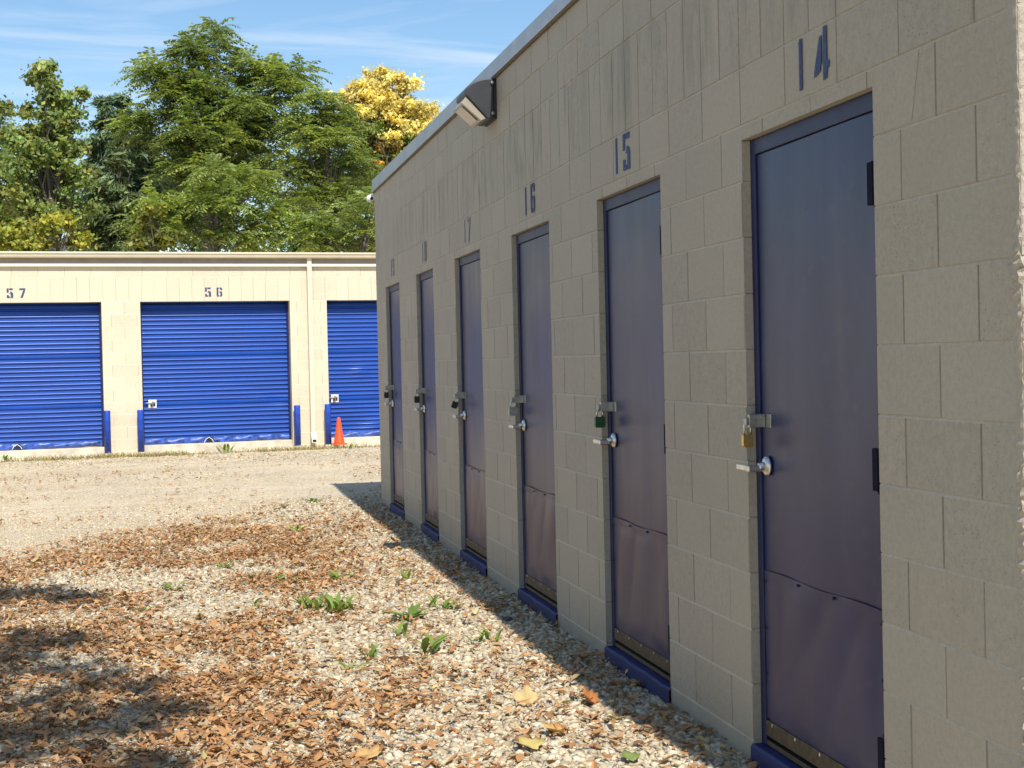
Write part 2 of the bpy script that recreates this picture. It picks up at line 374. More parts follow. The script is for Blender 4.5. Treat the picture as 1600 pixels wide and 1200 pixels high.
block_panel(mb, lambda u, z, d: (D+d, u, z), rowsN, Y0, Y1, opN, u_end=(True, True))
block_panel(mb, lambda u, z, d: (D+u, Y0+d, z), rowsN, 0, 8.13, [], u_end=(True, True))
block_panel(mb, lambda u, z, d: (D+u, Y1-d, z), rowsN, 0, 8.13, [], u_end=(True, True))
mb.box(D+8.13, D+8.15, Y0, Y1, -.1, J(-5))
for a, b in [(o[0], o[1]) for o in opN]:                                # reveals of the openings, 20 cm deep
    for y, sg in ((a, 1), (b, -1)):
        n = 26
        for i in range(n):
            z0 = -.1+(ZH+.1)*i/n; z1 = -.1+(ZH+.1)*(i+1)/n
        kk = [-.1]+sorted(J(k) for k in range(1, 12))+[ZH]
        for z0, z1 in zip(kk[:-1], kk[1:]):
            t = 1+random.uniform(-.06, .06); j = .003
            vs = [(D, y, z0+j), (D+.2, y, z0+j), (D+.2, y, z1-j), (D, y, z1-j), (D+.004, y-sg*.004, z0), (D+.2, y-sg*.004, z0), (D+.2, y-sg*.004, z1), (D+.004, y-sg*.004, z1)]
            mb.add(vs, [(0, 1, 2, 3), (4, 5, 1, 0), (3, 2, 6, 7)], (t, t, t))
    mb.add([(D, a, ZH), (D+.2, a, ZH), (D+.2, b, ZH), (D, b, ZH)], [(0, 1, 2, 3)])
# rough mortared corner, catching the sun round its edge
nz = 330; vs = []; q = np.random.default_rng(3)
prof = [(.050, .0015), (.030, -.001), (.014, -.002), (.004, -.001), (-.001, .004), (-.002, .014), (-.001, .034), (.0015, .06)]
zs = np.linspace(-.1, J(-5), nz)
for i, z in enumerate(zs):
    amp = .0022+.0060*math.exp(-((z-1.66)/.10)**2)+.0065*math.exp(-((z-1.08)/.12)**2)+.011*math.exp(-((z-.55)/.12)**2)
    for j, (py_, px_) in enumerate(prof):
        w = 0 if j in (0, len(prof)-1) else 1
        vs.append((D+px_-w*amp*abs(q.normal())*(.6 if j < 4 else .3), Y0+py_-w*amp*q.normal()*.5, z))
m_ = len(prof)
mb.add(vs, [(i*m_+j, i*m_+j+1, (i+1)*m_+j+1, (i+1)*m_+j) for i in range(nz-1) for j in range(m_-1)], (1, 1, 1))
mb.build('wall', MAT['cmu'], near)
# patch of smeared mortar beside door 14
mb = MB()
mb.grid(lambda u, v: (D-.0005-.0045*math.sin(math.pi*min(1, max(0, u)))*math.sin(math.pi*v)*(.6+.4*math.sin(9*u+5*v)), 3.765+.215*u-.05*v*(1-u), 2.13+.19*v), 18, 16, (1.03, 1.02, 1.0))
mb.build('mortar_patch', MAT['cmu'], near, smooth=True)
# roof edge and roof
mb = MB()
def fpoly(y): zt = 3.395+.055*(y-Y0)/(Y1-Y0); return [(D-.026, 3.320), (D-.018, 3.320), (D-.018, 3.33), (D+.03, 3.33), (D+.03, zt+.010), (D-.006, zt+.010), (D-.018, zt)]
ya, yb = Y0-.012, Y1+.012; pa = fpoly(ya); pb = fpoly(yb); n = len(pa)
mb.add([(x, ya, z) for x, z in pa]+[(x, yb, z) for x, z in pb], [tuple(range(n)), tuple(range(n, 2*n))]+[(i, (i+1) % n, n+(i+1) % n, n+i) for i in range(n)])
fa = mb.build('roof_fascia', MAT['fascia'], near)
mb = MB(); mb.box(D-.017, D-.002, Y0+.0, Y1, 3.309, 3.3195); mb.build('fascia_seam', MAT['seam'], near)
for y in (5.6, 8.65, 11.7, 14.7):
    zt = 3.395+.055*(y-Y0)/(Y1-Y0); mb = MB(); mb.box(D-.0205, D-.0185, y, y+.05, 3.331, zt-.001); mb.build('fascia_lap', MAT['fascia'], near)
mb = MB(); mb.box(D+.032, D+8.2, Y0-.03, Y1+.03, 3.345, 3.40); mb.build('roof', MAT['roof'], near)
# stencilled digits: bars in a 0.6 x 1 cell
DG = {'1': [[(.0, 0), (.13, .01), (.14, .99), (.02, 1), (.02, .95), (-.03, .93), (0, .9)]],
 '4': [[(.40, 0), (.56, .02), (.57, .2), (.66, .22), (.66, .34), (.57, .35), (.57, 1), (.42, 1)], [(.34, .86), (.34, .34), (.28, .3), (.28, .2), (0, .12), (.0, .22), (.25, .84)]],
 '5': [[(0, .55), (.20, .55), (.20, 1), (0, 1)], [(.25, .84), (.60, .82), (.62, 1), (.25, 1)], [(.25, .50), (.34, .50), (.34, .62), (.45, .64), (.60, .55), (.64, .45), (.64, .0), (.40, .0), (.40, .45), (.25, .46)], [(0, .02), (.08, 0), (.33, 0), (.33, .14), (.20, .15), (.20, .3), (0, .3)]],
 '6': [[(.0, .10), (.08, 0), (.25, 0), (.25, .14), (.19, .16), (.19, .84), (.25, .86), (.25, 1), (.08, 1), (0, .9)], [(.32, .86), (.32, 1), (.5, 1), (.6, .9), (.6, .7), (.41, .7), (.41, .84)], [(.32, 0), (.32, .14), (.41, .16), (.41, .42), (.30, .42), (.30, .56), (.52, .56), (.6, .48), (.6, .1), (.5, 0)]],
 '7': [[(0, .83), (.62, .83), (.62, 1), (0, 1)], [(.40, .79), (.61, .79), (.32, 0), (.10, 0)]],
 '8': [[(.0, .08), (.08, 0), (.26, 0), (.26, .13), (.19, .15), (.19, .42), (.26, .45), (.26, .56), (.19, .58), (.19, .84), (.26, .87), (.26, 1), (.08, 1), (0, .92), (0, .6), (.05, .51), (0, .42)],
        [(.60, .08), (.52, 0), (.34, 0), (.34, .13), (.41, .15), (.41, .42), (.34, .45), (.34, .56), (.41, .58), (.41, .84), (.34, .87), (.34, 1), (.52, 1), (.6, .92), (.6, .6), (.55, .51), (.6, .42)]]}
DG['9'] = [[(.6-x, 1-y) for x, y in pl] for pl in DG['6']]
def digit(ch, fn, h, par, matname='number'):
    mb = MB()
    for pl in DG[ch]: mb.prism([(x*h, y*h) for x, y in pl], fn, 0, .0012)
    mb.build('digit', MAT[matname], par)
def number_root(par):
    o = bpy.data.objects.new('door_number', None); C.objects.link(o); o.parent = par; OFF[o.name] = off(par); return o
NUMPOS = {'14': (4.515, 4.398), '15': (6.632, 6.515), '16': (8.525, 8.385), '17': (10.49, 10.37), '18': (12.455, 12.345), '19': (14.43, 14.32)}
for num, (ya, yb) in NUMPOS.items():
    nr = number_root(near)
    for ch, y in zip(num, (ya, yb)): digit(ch, lambda p, q, t, y=y: (D-.0025-t, y-p, 2.352+q), .168, nr, 'number_faded' if num in ('17', '18', '19') else 'number')
# ------------------------------------------------------------------ doors of the near building
XF = D+.030                                                            # frame front
def lock_obj(kind, x, y, z, label):
    t = thing('padlock', (x, y, z), label, 'padlock', 'padlocks on the narrow doors')
    mb = MB(); w, h, d = {'brass': (.040, .046, .018), 'green': (.050, .052, .026), 'steel': (.055, .054, .028), 'black': (.045, .050, .024), 'grey': (.045, .058, .026)}[kind]
    tilt = {'black': .35}.get(kind, 0)
    def rr(p, q, s): c, s_ = math.cos(tilt), math.sin(tilt); return (x+p*c+q*s_, y+s, z-p*s_+q*c)
    k = .006
    mb.prism([(-w/2+k, -h), (w/2-k, -h), (w/2, -h+k), (w/2, -.002), (w/2-k*.5, 0), (-w/2+k*.5, 0), (-w/2, -.002), (-w/2, -h+k)], rr, -d/2, d/2)
    mb.build('lock_body', {'brass': MAT['brass'], 'green': MAT['green'], 'steel': MAT['steel_dull'], 'black': MAT['black'], 'grey': MAT['black']}[kind], t, .0015)
    mb = MB(); r_ = w*.30; hh = .030 if kind == 'brass' else .016
    pts = [rr(-r_, -.004, 0), rr(-r_, hh, 0)]+[rr(-r_*math.cos(g), hh+r_*math.sin(g), 0) for g in np.linspace(.3, math.pi-.3, 7)]+[rr(r_, hh, 0), rr(r_, -.004, 0)]
    mb.tube(pts, .0042, 8); mb.build('shackle', MAT['steel'], t, smooth=True)
    return t
def make_door(num, a, b, lock, label):
    g = .045
    mb = MB()                                                          # steel frame: two jambs and head
    mb.box(XF, XF+.10, b-.046, b-.002, ZS, ZH-.002); mb.box(XF, XF+.10, a+.002, a+.046, ZS, ZH-.002); mb.box(XF, XF+.10, a+.046, b-.046, ZH-.058, ZH-.002)
    mb.box(XF+.055, XF+.10, b-.062, b-.046, ZS, ZH-.058); mb.box(XF+.055, XF+.10, a+.046, a+.062, ZS, ZH-.058)
    mb.build('door_frame', MAT['door_trim'], near, .003)
    mb = MB(); y0, y1 = a+.049, b-.049; z0, z1 = ZS+.085, ZH-.062; xd = XF+.008
    def leaf(u, v):
        dn = .0022*math.sin(2.3*u+9*v+float(num))+.0014*math.sin(7*u-5*v+2)
        return (xd+dn*min(1, 8*u*(1-u)), y0+(y1-y0)*u, z0+(z1-z0)*v)
    mb.grid(leaf, 14, 30); mb.box(xd+.006, xd+.045, y0, y1, z0, z1)
    dr = mb.build('door', MAT['door'], near, smooth=False)
    dr.data.polygons.foreach_set('use_smooth', np.array([True]*420+[False]*(len(dr.data.polygons)-420)))
    # kick plate, buckled
    mb = MB(); kz0, kz1 = z0+.004, .722+random.uniform(-.012, .012); sd_ = random.uniform(0, 6)
    def kick(u, v):
        e = min(1, 10*u*(1-u))*min(1, 9*v*(1-v))
        dn = e*(.007*math.sin(5.2*u+sd_)*math.sin(2.6*v+sd_)+.005*math.sin(11*u+3*v+sd_)+.004*math.exp(-((u-.45)**2+(v-.2)**2)*25))
        wav = .0022*math.sin(9*v+sd_)+.0012*math.sin(23*v)
        zt = kz1+.0035*math.sin(3*math.pi*u)*1.0
        return (xd-.0045-abs(dn)*.85-.003*(v > .97)*abs(math.sin(3*math.pi*u)), y0+.004+wav*(u < .5)+(y1-y0-.008-wav)*u, kz0+(zt-kz0)*v)
    mb.grid(kick, 40, 40)
    mb.build('kick_plate', MAT['door'], dr, smooth=True)
    for y, z in [(y1-(y1-y0)*u, kz1-.012) for u in (.33, .63)]+[(y, kz0+(kz1-kz0)*v) for v in (.02, .32, .62, .93) for y in (y0+.012, y1-.012)]:
        mb = MB(); mb.lathe([(.0055, -.004), (.0055, 0), (.003, .001)], (xd-.008, y, z), 10, ax='x'); mb.build('screw', MAT['dark'], dr)
    mb = MB(); mb.box(xd-.010, xd-.0035, y0+.006, y1-.004, z0-.045, z0+.012); mb.build('door_sweep', MAT['brass_dull'], dr, .0015)
    for k in range(5):
        mb = MB(); mb.lathe([(.0065, -.003), (.0065, 0), (.003, .001)], (xd-.0105, y0+.07+(y1-y0-.14)*k/4, z0+.004), 8, ax='x'); mb.build('sweep_screw', MAT['screw'], dr)
    for zc in (1.998, 1.141, .268):                                     # hinges on the near edge
        mb = MB(); mb.box(xd-.012, xd+.004, y0-.002, y0+.052, zc-.064, zc+.064); mb.tube([(xd-.016, y0-.006, zc-.062), (xd-.016, y0-.006, zc+.062)], .010, 10)
        mb.tube([(xd-.016, y0-.006, zc-.070), (xd-.016, y0-.006, zc-.062)], .007, 8); mb.build('hinge', MAT['hinge'], dr, .001)
    # lever handle
    yr, zr = y1-.055, 1.098
    mb = MB(); mb.lathe([(.036, 0), (.036, -.007), (.033, -.012), (.025, -.017), (.015, -.020)], (xd-.002, yr, zr), 28, ax='x')
    mb.tube([(xd-.02, yr, zr), (xd-.040, yr, zr-.003)], [.017, .014], 14)
    mb.box(xd-.082, xd-.026, yr-.010, yr+.012, zr-.020, zr+.003); mb.box(xd-.083, xd-.068, yr+.0125, yr+.108, zr-.018, zr+.004); mb.build('door_handle', MAT['steel'], dr, .004, seg=3)
    # hasp with a protruding staple
    zh = 1.255+random.uniform(-.008, .008); yh = b-.085
    mb = MB(); mb.box(xd-.004, xd+.004, yh-.05, yh+.03, zh-.024, zh+.024)
    mb.box(XF-.058, xd-.0045, yh-.006, yh+.012, zh-.024, zh+.024); mb.box(XF-.024, XF-.019, yh+.0125, b-.01, zh-.02, zh+.02)
    mb.tube([(XF-.066, yh+.003, zh+.012), (XF-.066, yh+.003, zh-.014)], .011, 10)
    mb.build('hasp', MAT['steel_dull'], dr, .002)
    lock_obj(lock, XF-.062, yh+.003, zh-.048, label)
    # painted curb under the door
    mb = MB()
    n_ = 30; tb = [ZS+.0014*math.sin(k*.5+float(num))+.0008*math.sin(k*1.3) for k in range(n_+1)]; vs = []
    for k in range(n_+1):
        y = a-.004+(b-a+.010)*k/n_; w = .0012*math.sin(k*.6+float(num))
        vs += [(D-.012+w, y, -.08), (D-.010+w, y, tb[k]-.012), (D-.001+w, y, tb[k]-.002), (D+.14, y, tb[k])]
    mb.add(vs, [(k*4+j, k*4+j+1, k*4+j+5, k*4+j+4) for k in range(n_) for j in range(3)]); mb.build('door_sill', MAT['sill'], near)
    mb = MB(); mb.box(XF+.001, XF+.06, a+.05, b-.05, ZS+.004, ZS+.022); mb.build('threshold', MAT['brass_dull'], near, .002)
    mb = MB(); mb.box(XF+.103, XF+.12, a, b, -.05, ZH); mb.build('door_backing', MAT['dark'], near)
LK = [('brass', 'small brass padlock with a long steel shackle on the hasp of door 14'), ('green', 'dark green padlock hanging at the hasp of door 15'),
      ('steel', 'large dull steel padlock on the hasp of door 16'), ('black', 'black padlock hanging tilted from the hasp of door 17'),
      ('grey', 'square black padlock under the hasp of door 18'), ('grey', 'farthest padlock, black, on door 19 by the building corner')]
for (num, a, b), (k, lb) in zip(DOORS, LK): make_door(num, a, b, k, lb)

# ------------------------------------------------------------------ wall light and security camera
wl_ = thing('wall_light', (D, 9.29, 3.06), 'dark charcoal wall pack light with frosted slanted lens, under the roof edge above door 17', 'lamp')
ly0, ly1, lz = 9.285, 9.60, 3.055
pf = [(0.018, .0), (.060, -.004), (.205, .150)]+[(.018+.190*math.cos(g), .150+.105*math.sin(g)) for g in np.linspace(.12, math.pi/2, 12)]
mb = MB(); mb.prism([(p, q) for p, q in pf], lambda p, q, t: (D-p, t, lz+q), ly0, ly1); mb.build('housing', MAT['lamp'], wl_, .006, seg=3)
mb = MB(); mb.box(D-.017, D-.001, ly0-.004, ly1+.004, lz-.006, lz+.262); mb.build('back_plate', MAT['black'], wl_, .003)
mb = MB()
for zc in (.03, .225): mb.lathe([(.011, .0), (.011, -.012), (.006, -.016)], (D-.028, ly0-.001, lz+zc), 12, ax='y')
mb.build('hinge_bolts', MAT['steel_dull'], wl_, smooth=False)
nx_, nz_ = .728, -.685                                                 # outward normal of the slanted face
def lensf(k, dd): p = .066+(.196-.066)*k; q = .002+(.141-.002)*k; return (p+nx_*dd, q+nz_*dd)
mb = MB(); po = [lensf(0, .002), lensf(.06, .040), lensf(.94, .055), lensf(1.0, .002)]
mb.prism(po, lambda p, q, t: (D-p, t, lz+q), ly0+.012, ly1-.012); mb.build('lens', MAT['lens'], wl_, .004)
mb = MB(); po = [lensf(.15, .0475), lensf(.15, .0505), lensf(.86, .0615), lensf(.86, .0585)]
mb.prism(po, lambda p, q, t: (D-p, t, lz+q), ly0+.05, ly1-.05); mb.build('lens_panel', MAT['soffit_pale'], wl_, .001)
sc_ = thing('security_camera', (D-.03, 15.70, 3.27), 'small white dome security camera at the far roof corner of the block building', 'security camera')
mb = MB(); c0 = (D-.035, 15.72, 3.265)
mb.lathe([(.004, -.040)]+[(.040*math.cos(g), .040*math.sin(g)) for g in np.linspace(-1.3, 1.4, 12)], c0, 18); mb.build('camera_ball', MAT['white'], sc_, smooth=True)
mb = MB(); mb.lathe([(.018, -.041), (.018, -.030)], (c0[0]+.012, c0[1], c0[2]-.004), 14, ax='y'); mb.build('camera_lens', MAT['black'], sc_)
mb = MB(); mb.tube([(c0[0]+.005, c0[1]-.02, c0[2]+.035), (c0[0]+.03, c0[1]-.045, c0[2]+.045), (D+.01, 15.66, c0[2]+.045)], .012, 8)
mb.box(D-.012, D+.05, 15.642, 15.655, c0[2]+.005, c0[2]+.08); mb.build('camera_bracket', MAT['white'], sc_)

# ------------------------------------------------------------------ far building (local frame: x along front, y into building)
AF = -.1249; DF = 24.778; RZ = .1249
nF = np.array([math.sin(AF), math.cos(AF), 0]); sF = np.array([math.cos(AF), -math.sin(AF), 0])
def fl(s, d, z=0): q = nF*(DF+d)+sF*s; return (q[0], q[1], z)
farb = thing('garage_building', fl(0, 0, .1), 'sunlit cream block storage building with wide blue roll-up doors across the gravel lot', 'building', rz=RZ, world=False)
OFF[farb.name] = (0, 0, .1)
ZB, ZT = .255, 2.607
RD = [('57', -.71, 1.750), ('56', 2.362, 4.828), (None, 5.463, 7.93)]
opF = [(a, b, -1, ZT) for _, a, b in RD]
rowsF = [(-.2, 2.607-CH*12, 50., 0)]
for k in range(12): rowsF.append((2.607-CH*(k+1), 2.607-CH*k, 2*CH, 0 if k % 2 else CH))
rowsF += [(2.607, 3.0134, CH, .08), (3.0134, 3.25, 2*CH, .1)]
mb = MB(); S0, S1, DP = -4.6, 9.0, 7.0
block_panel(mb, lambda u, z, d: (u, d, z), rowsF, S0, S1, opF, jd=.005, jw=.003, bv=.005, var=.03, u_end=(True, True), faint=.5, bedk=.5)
mb.box(S0, S0+.02, .001, DP, -.2, 3.25); mb.box(S1-.02, S1, .001, DP, -.2, 3.25); mb.box(S0, S1, DP, DP+.02, -.2, 3.25)
for _, a, b in RD:
    for x0, x1 in ((a-.012, a), (b, b+.012)): mb.box(x0, x1, .004, .33, -.2, ZT)
    mb.box(a, b, .004, .24, ZT, ZT+.012)
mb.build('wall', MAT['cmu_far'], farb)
mb = MB(); mb.box(S0-.1, S1+.1, -.06, .04, 3.18, 3.222); mb.build('trim_board', MAT['trim'], farb, .004)
mb = MB(); mb.box(S0-.1, S1+.1, -.045, .03, 3.2225, 3.33); mb.build('fascia_board', MAT['soffit'], farb)
mb = MB(); po = [(-.047, 3.415), (-.047, 3.315), (-.12, 3.315), (-.135, 3.33), (-.152, 3.375), (-.165, 3.385), (-.165, 3.41), (-.155, 3.41), (-.15, 3.39), (-.125, 3.335), (-.06, 3.33), (-.057, 3.415)]
mb.prism(po, lambda p, q, t: (t, p, q), S0-.12, S1+.12); mb.build('gutter', MAT['gutter'], farb)
mb = MB(); mb.add([(S0-.12, -.04, 3.39), (S1+.12, -.04, 3.39), (S1+.12, DP+.1, 3.30), (S0-.12, DP+.1, 3.30), (S0-.12, -.04, 3.355), (S1+.12, -.04, 3.355), (S1+.12, DP+.1, 3.26), (S0-.12, DP+.1, 3.26)], [(0, 1, 2, 3), (7, 6, 5, 4), (0, 4, 5, 1), (1, 5, 6, 2), (2, 6, 7, 3), (3, 7, 4, 0)])
mb.build('roof', MAT['roof'], farb)
mb = MB(); dx = 5.165
mb.prism([(-.04, -.085), (.04, -.085), (.04, -.012), (-.04, -.012)], lambda p, q, t: (dx+p, q, t), .36, 3.33)
mb.build('downspout', MAT['gutter'], farb, .012)
mb = MB(); mb.prism([(-.012, .37), (-.085, .37), (-.15, .26), (-.15, .19), (-.13, .185), (-.04, .26)], lambda p, q, t: (dx+t, p, q), -.043, .043); mb.build('downspout_elbow', MAT['trim'], farb, .008)
mb = MB(); mb.prism([(-.031, .205), (.031, .205), (.031, .248), (-.031, .248)], lambda p, q, t: (dx+p, t, q), -.152, -.1495); mb.build('downspout_mouth', MAT['dark'], farb)  # thin dark plate standing in for the shade inside the opening
for num, pos in (('57', (.303, .492)), ('56', (3.418, 3.608))):
    nr = number_root(farb)
    for ch, x in zip(num, pos): digit(ch, lambda p, q, t, x=x: (x+p, -.0025-t, 2.682+q), .152, nr)
mb = MB()
mb.grid(lambda u, v: (S0+.05+(S1-S0-.1)*u, -.30+.012*math.sin(u*90) if v < .5 else .20, .02 if v == 0 else (.155 if v < .6 else .2)+.004*math.sin(u*70)), 120, 2)
mb.build('concrete_apron', MAT['concrete'], farb)
for _, a, b in RD:
    mb = MB(); mb.box(a+.002, b-.002, .021, .32, -.1, ZB-.006); mb.build('door_sill', MAT['concrete'], farb, .006)
RECESS = .185
def roll_door(a, b, latch, pull, dent, first):
    pz = .0735; zb = ZB+.055; zt = ZT+.10; k = 0; z = zb; prof = []
    while z < zt:
        k += 1
        if (k-9) % 11 == 0: pr = [(0, -.002), (.003, .012), (.009, .0185), (.018, .0205), (.042, .0205), (.052, .010), (.058, .001), (.071, -.002)]
        else: pr = [(0, -.002), (.003, .012), (.009, .019), (.015, .0205), (.022, .018), (.032, .008), (.040, .001), (.050, 0), (.071, -.002)]
        prof += [(z+h_, d_) for h_, d_ in pr]; z += pz
    nxs = 40; vs = []
    for (zz, dd) in prof:
        for i in range(nxs+1):
            x = a+.004+(b-a-.008)*i/nxs; w = .0025*math.sin(x*3.1+zz*2)+.0018*math.sin(x*7.7+zz*5.3)
            if dent:
                for (cx_, cz_, r_, am) in dent: w += am*math.exp(-((x-cx_)**2+((zz-cz_)*1.6)**2)/r_**2)
            cu = max(0, zz-(ZT-.20)); vs.append((x, RECESS-dd+w+cu*cu*2.0, zz))
    np_ = len(prof); mb = MB()
    mb.add(vs, [(j*(nxs+1)+i, j*(nxs+1)+i+1, (j+1)*(nxs+1)+i+1, (j+1)*(nxs+1)+i) for j in range(np_-1) for i in range(nxs)])
    d_ = mb.build('roll_up_door', MAT['roll'], farb, smooth=False, recalc=False)
    mb = MB(); q = np.random.default_rng(int(a*10)+50)
    ph = q.uniform(0, 6, 4)
    def bar(u, v):
        x = a+.01+(b-a-.02)*u; w = .012*math.sin(x*5+ph[0]+v*3)*math.sin(x*11+ph[1])+.010*math.sin(x*17+ph[2]-5*v)*v
        if dent and first == 2: w *= 1.9
        zz = ZB+.004+.012*math.sin(x*1.6+ph[3])*(1-v)+.085*v
        return (x, RECESS-.018-.012*math.sin(math.pi*v)+w*.9, zz)
    mb.grid(bar, 90, 7); mb.build('bottom_bar', MAT['rollbar'], d_, smooth=True)
    mb = MB(); mb.box(a+.01, b-.01, RECESS-.004, RECESS+.03, ZB-.004, ZB+.02); mb.build('weather_seal', MAT['soffit'], d_)
    for x0 in (a+.001, b-.033):
        mb = MB(); mb.box(x0, x0+.032, RECESS-.045, RECESS-.022, ZB-.03, ZT-.002); mb.build('guide_rail', MAT['door_trim'], farb, .003)
    if latch is not None:
        lt = MB(); x, zc = latch, .925; lt.box(x-.067, x+.067, RECESS-.030, RECESS-.022, zc-.068, zc+.068); lt.build('latch', MAT['latch'], d_, .004)
        t = MB(); t.box(x-.11, x+.03, RECESS-.044, RECESS-.031, zc+.006, zc+.022); t.box(x-.012, x+.012, RECESS-.048, RECESS-.0305, zc-.045, zc+.045); t.build('slide_bolt', MAT['steel_dull'], d_, .002)
        t = MB(); t.box(x-.035, x-.004, RECESS-.052, RECESS-.031, zc-.04, zc-.005); t.box(x+.014, x+.045, RECESS-.034, RECESS-.0302, zc-.04, zc+.03); t.build('bolt_slot', MAT['black'], d_)
    if pull is not None:
        t = MB(); x = pull; t.prism([(-.055, -.03), (.06, -.03), (.045, .02), (0, .05), (-.035, .03)], lambda p, q, tt: (x+p, RECESS-.045+tt, ZB+.05+q), -.012, .012)
        t.build('pull_handle', MAT['black'], d_, .006)
        t = MB(); t.tube([(x-.1, RECESS-.055, ZB+.005), (x-.07, RECESS-.062, ZB+.06), (x-.02, RECESS-.06, ZB+.085), (x+.03, RECESS-.062, ZB+.05), (x+.05, RECESS-.058, ZB+.01)], .006, 6); t.build('pull_cord', MAT['white'], d_)
roll_door(-.71, 1.75, None, .42, None, 0)
roll_door(2.362, 4.828, 2.535, 3.46, [(4.6, .95, .14, .012)], 1)
roll_door(5.463, 7.93, 5.60, None, [(6.05, 1.38, .12, -.018), (5.95, .45, .35, .02), (6.25, .40, .2, -.02)], 2)
# guard posts
def bollard(s, h, label):
    t = thing('guard_post', fl(s, -.10, .13), label, 'post', 'blue guard posts at the roll-up doors', RZ, world=False)
    mb = MB(); r_ = .052
    mb.lathe([(r_, -.06), (r_, h-.012), (r_*.93, h-.003), (r_*.75, h), (.01, h+.002)], (0, 0, 0), 24); mb.build('post', MAT['bollard'], t, smooth=False)
    t.children[0].data.shade_smooth()
    mb = MB(); mb.lathe([(r_+.010, -.05), (r_+.008, .012), (r_+.001, .022)], (0, 0, 0), 20); mb.build('post_collar', MAT['concrete'], t)
bollard(1.787, .715, 'blue guard post at the right edge of door 57')
bollard(2.312, .71, 'blue guard post at the left edge of door 56')
bollard(4.89, .705, 'blue guard post at the right edge of door 56, left of the downspout')
bollard(5.415, .71, 'blue guard post beside the orange cone')
# traffic cone
t = thing('traffic_cone', fl(5.566, -.25, .158), 'orange plastic traffic cone standing in front of the roll-up door at the block wall', 'traffic cone', rz=RZ, world=False)
mb = MB(); mb.lathe([(.095, .012), (.088, .03), (.027, .44), (.024, .452), (.016, .455)], (0, 0, 0), 28); mb.build('cone_body', MAT['cone'], t, smooth=True)
mb = MB(); k = .03; w = .125; mb.prism([(-w+k, -w), (w-k, -w), (w, -w+k), (w, w-k), (w-k, w), (-w+k, w), (-w, w-k), (-w, -w+k)], lambda p, q, tt: (p, q, tt), -.004, .016); mb.build('cone_base', MAT['cone'], t, .004)

# ------------------------------------------------------------------ vegetation
def rand_dirs(n, g): v = g.normal(size=(n, 3)); return v/np.linalg.norm(v, axis=1, keepdims=True)
def frames(n_, g):                                                     # random tangent frame for normals n_
    a = rand_dirs(len(n_), g); t = a-n_*np.sum(a*n_, 1, keepdims=True); t /= np.linalg.norm(t, axis=1, keepdims=True)+1e-9
    return t, np.cross(n_, t)
def leaf_quads(cen, t, b, L, Wd):                                      # kite shaped leaves
    L = L[:, None]; Wd = Wd[:, None]; nn = np.cross(t, b)
    v = np.stack([cen-t*L*.5, cen+b*Wd*.5-nn*Wd*.12+t*L*.05, cen+t*L*.5-nn*L*.12, cen-b*Wd*.5-nn*Wd*.12+t*L*.05], 1)
    return v.reshape(-1, 3), np.arange(len(cen)*4).reshape(-1, 4)
def clumps_broad(cl, rad, n, g, L=.15, up_=.5):
    cc = np.repeat(cl, n, 0); rr = np.repeat(rad, n)
    d = rand_dirs(len(cc), g); r_ = rr*np.minimum(1.7, np.abs(g.normal(size=len(cc)))*.62+.12); p = cc+d*r_[:, None]*np.array([1, 1, .75])
    nrm = d*.6+rand_dirs(len(cc), g)*.8+np.array([0, -.1, up_]); nrm /= np.linalg.norm(nrm, axis=1, keepdims=True)
    tt, bb = frames(nrm, g); Ls = L*(.6+.8*g.random(len(cc)))
    return *leaf_quads(p, tt, bb, Ls, Ls*(.55+.3*g.random(len(cc)))), np.repeat(np.arange(len(cl)), n)
def clumps_frond(cl, rad, n, g, L=.5, npair=7):
    cc = np.repeat(cl, n, 0); rr = np.repeat(rad, n); N = len(cc)
    d = rand_dirs(N, g); d[:, 2] = np.abs(d[:, 2])*.7-.15; d /= np.linalg.norm(d, axis=1, keepdims=True)
    st = cc+d*(rr*.55*g.random(N)**.5)[:, None]
    Lf = L*(.7+.6*g.random(N)); side = np.cross(d, (0, 0, 1.0)); side /= np.linalg.norm(side, axis=1, keepdims=True)+1e-9
    Vs = []; 
    for k in range(npair):
        s = (k+1)/npair
        pos = st+d*(Lf*s)[:, None]+np.array([0, 0, -1.])*(Lf*.42*s*s)[:, None]
        for sg in (-1, 1):
            t = side*sg*.85+d*.45+np.array([0, 0, -.35])+g.normal(size=(N, 3))*.16; t /= np.linalg.norm(t, axis=1, keepdims=True)
            nr = np.cross(t, d)*sg+np.array([0, 0, .4])+g.normal(size=(N, 3))*.25; b = np.cross(nr, t); b /= np.linalg.norm(b, axis=1, keepdims=True)+1e-9
            LL = Lf*.27*(1.15-.5*abs(s-.45))*(.85+.3*g.random(N)); v, _ = leaf_quads(pos+t*(LL*.5)[:, None], t, b, LL, LL*.36); Vs.append(v.reshape(N, 4, 3))
    v = np.stack(Vs, 1).reshape(-1, 3); return v, np.arange(len(v)).reshape(-1, 4), np.repeat(np.repeat(np.arange(len(cl)), n), npair*2)
def clumps_needle(cl, rad, n, g, out, L=.30):
    cc = np.repeat(cl, n, 0); rr = np.repeat(rad, n); N = len(cc); oo = np.repeat(out, n, 0)
    p = cc+rand_dirs(N, g)*(rr*g.random(N)**.5)[:, None]*np.array([1, 1, .45])
    t = oo*.8+np.array([0, 0, -.35])+g.normal(size=(N, 3))*.45; t /= np.linalg.norm(t, axis=1, keepdims=True)
    _, b = frames(t, g); Ls = L*(.5+.9*g.random(N)); v, q = leaf_quads(p, t, b, Ls, Ls*.20); return v, q, np.repeat(np.arange(len(cl)), n)
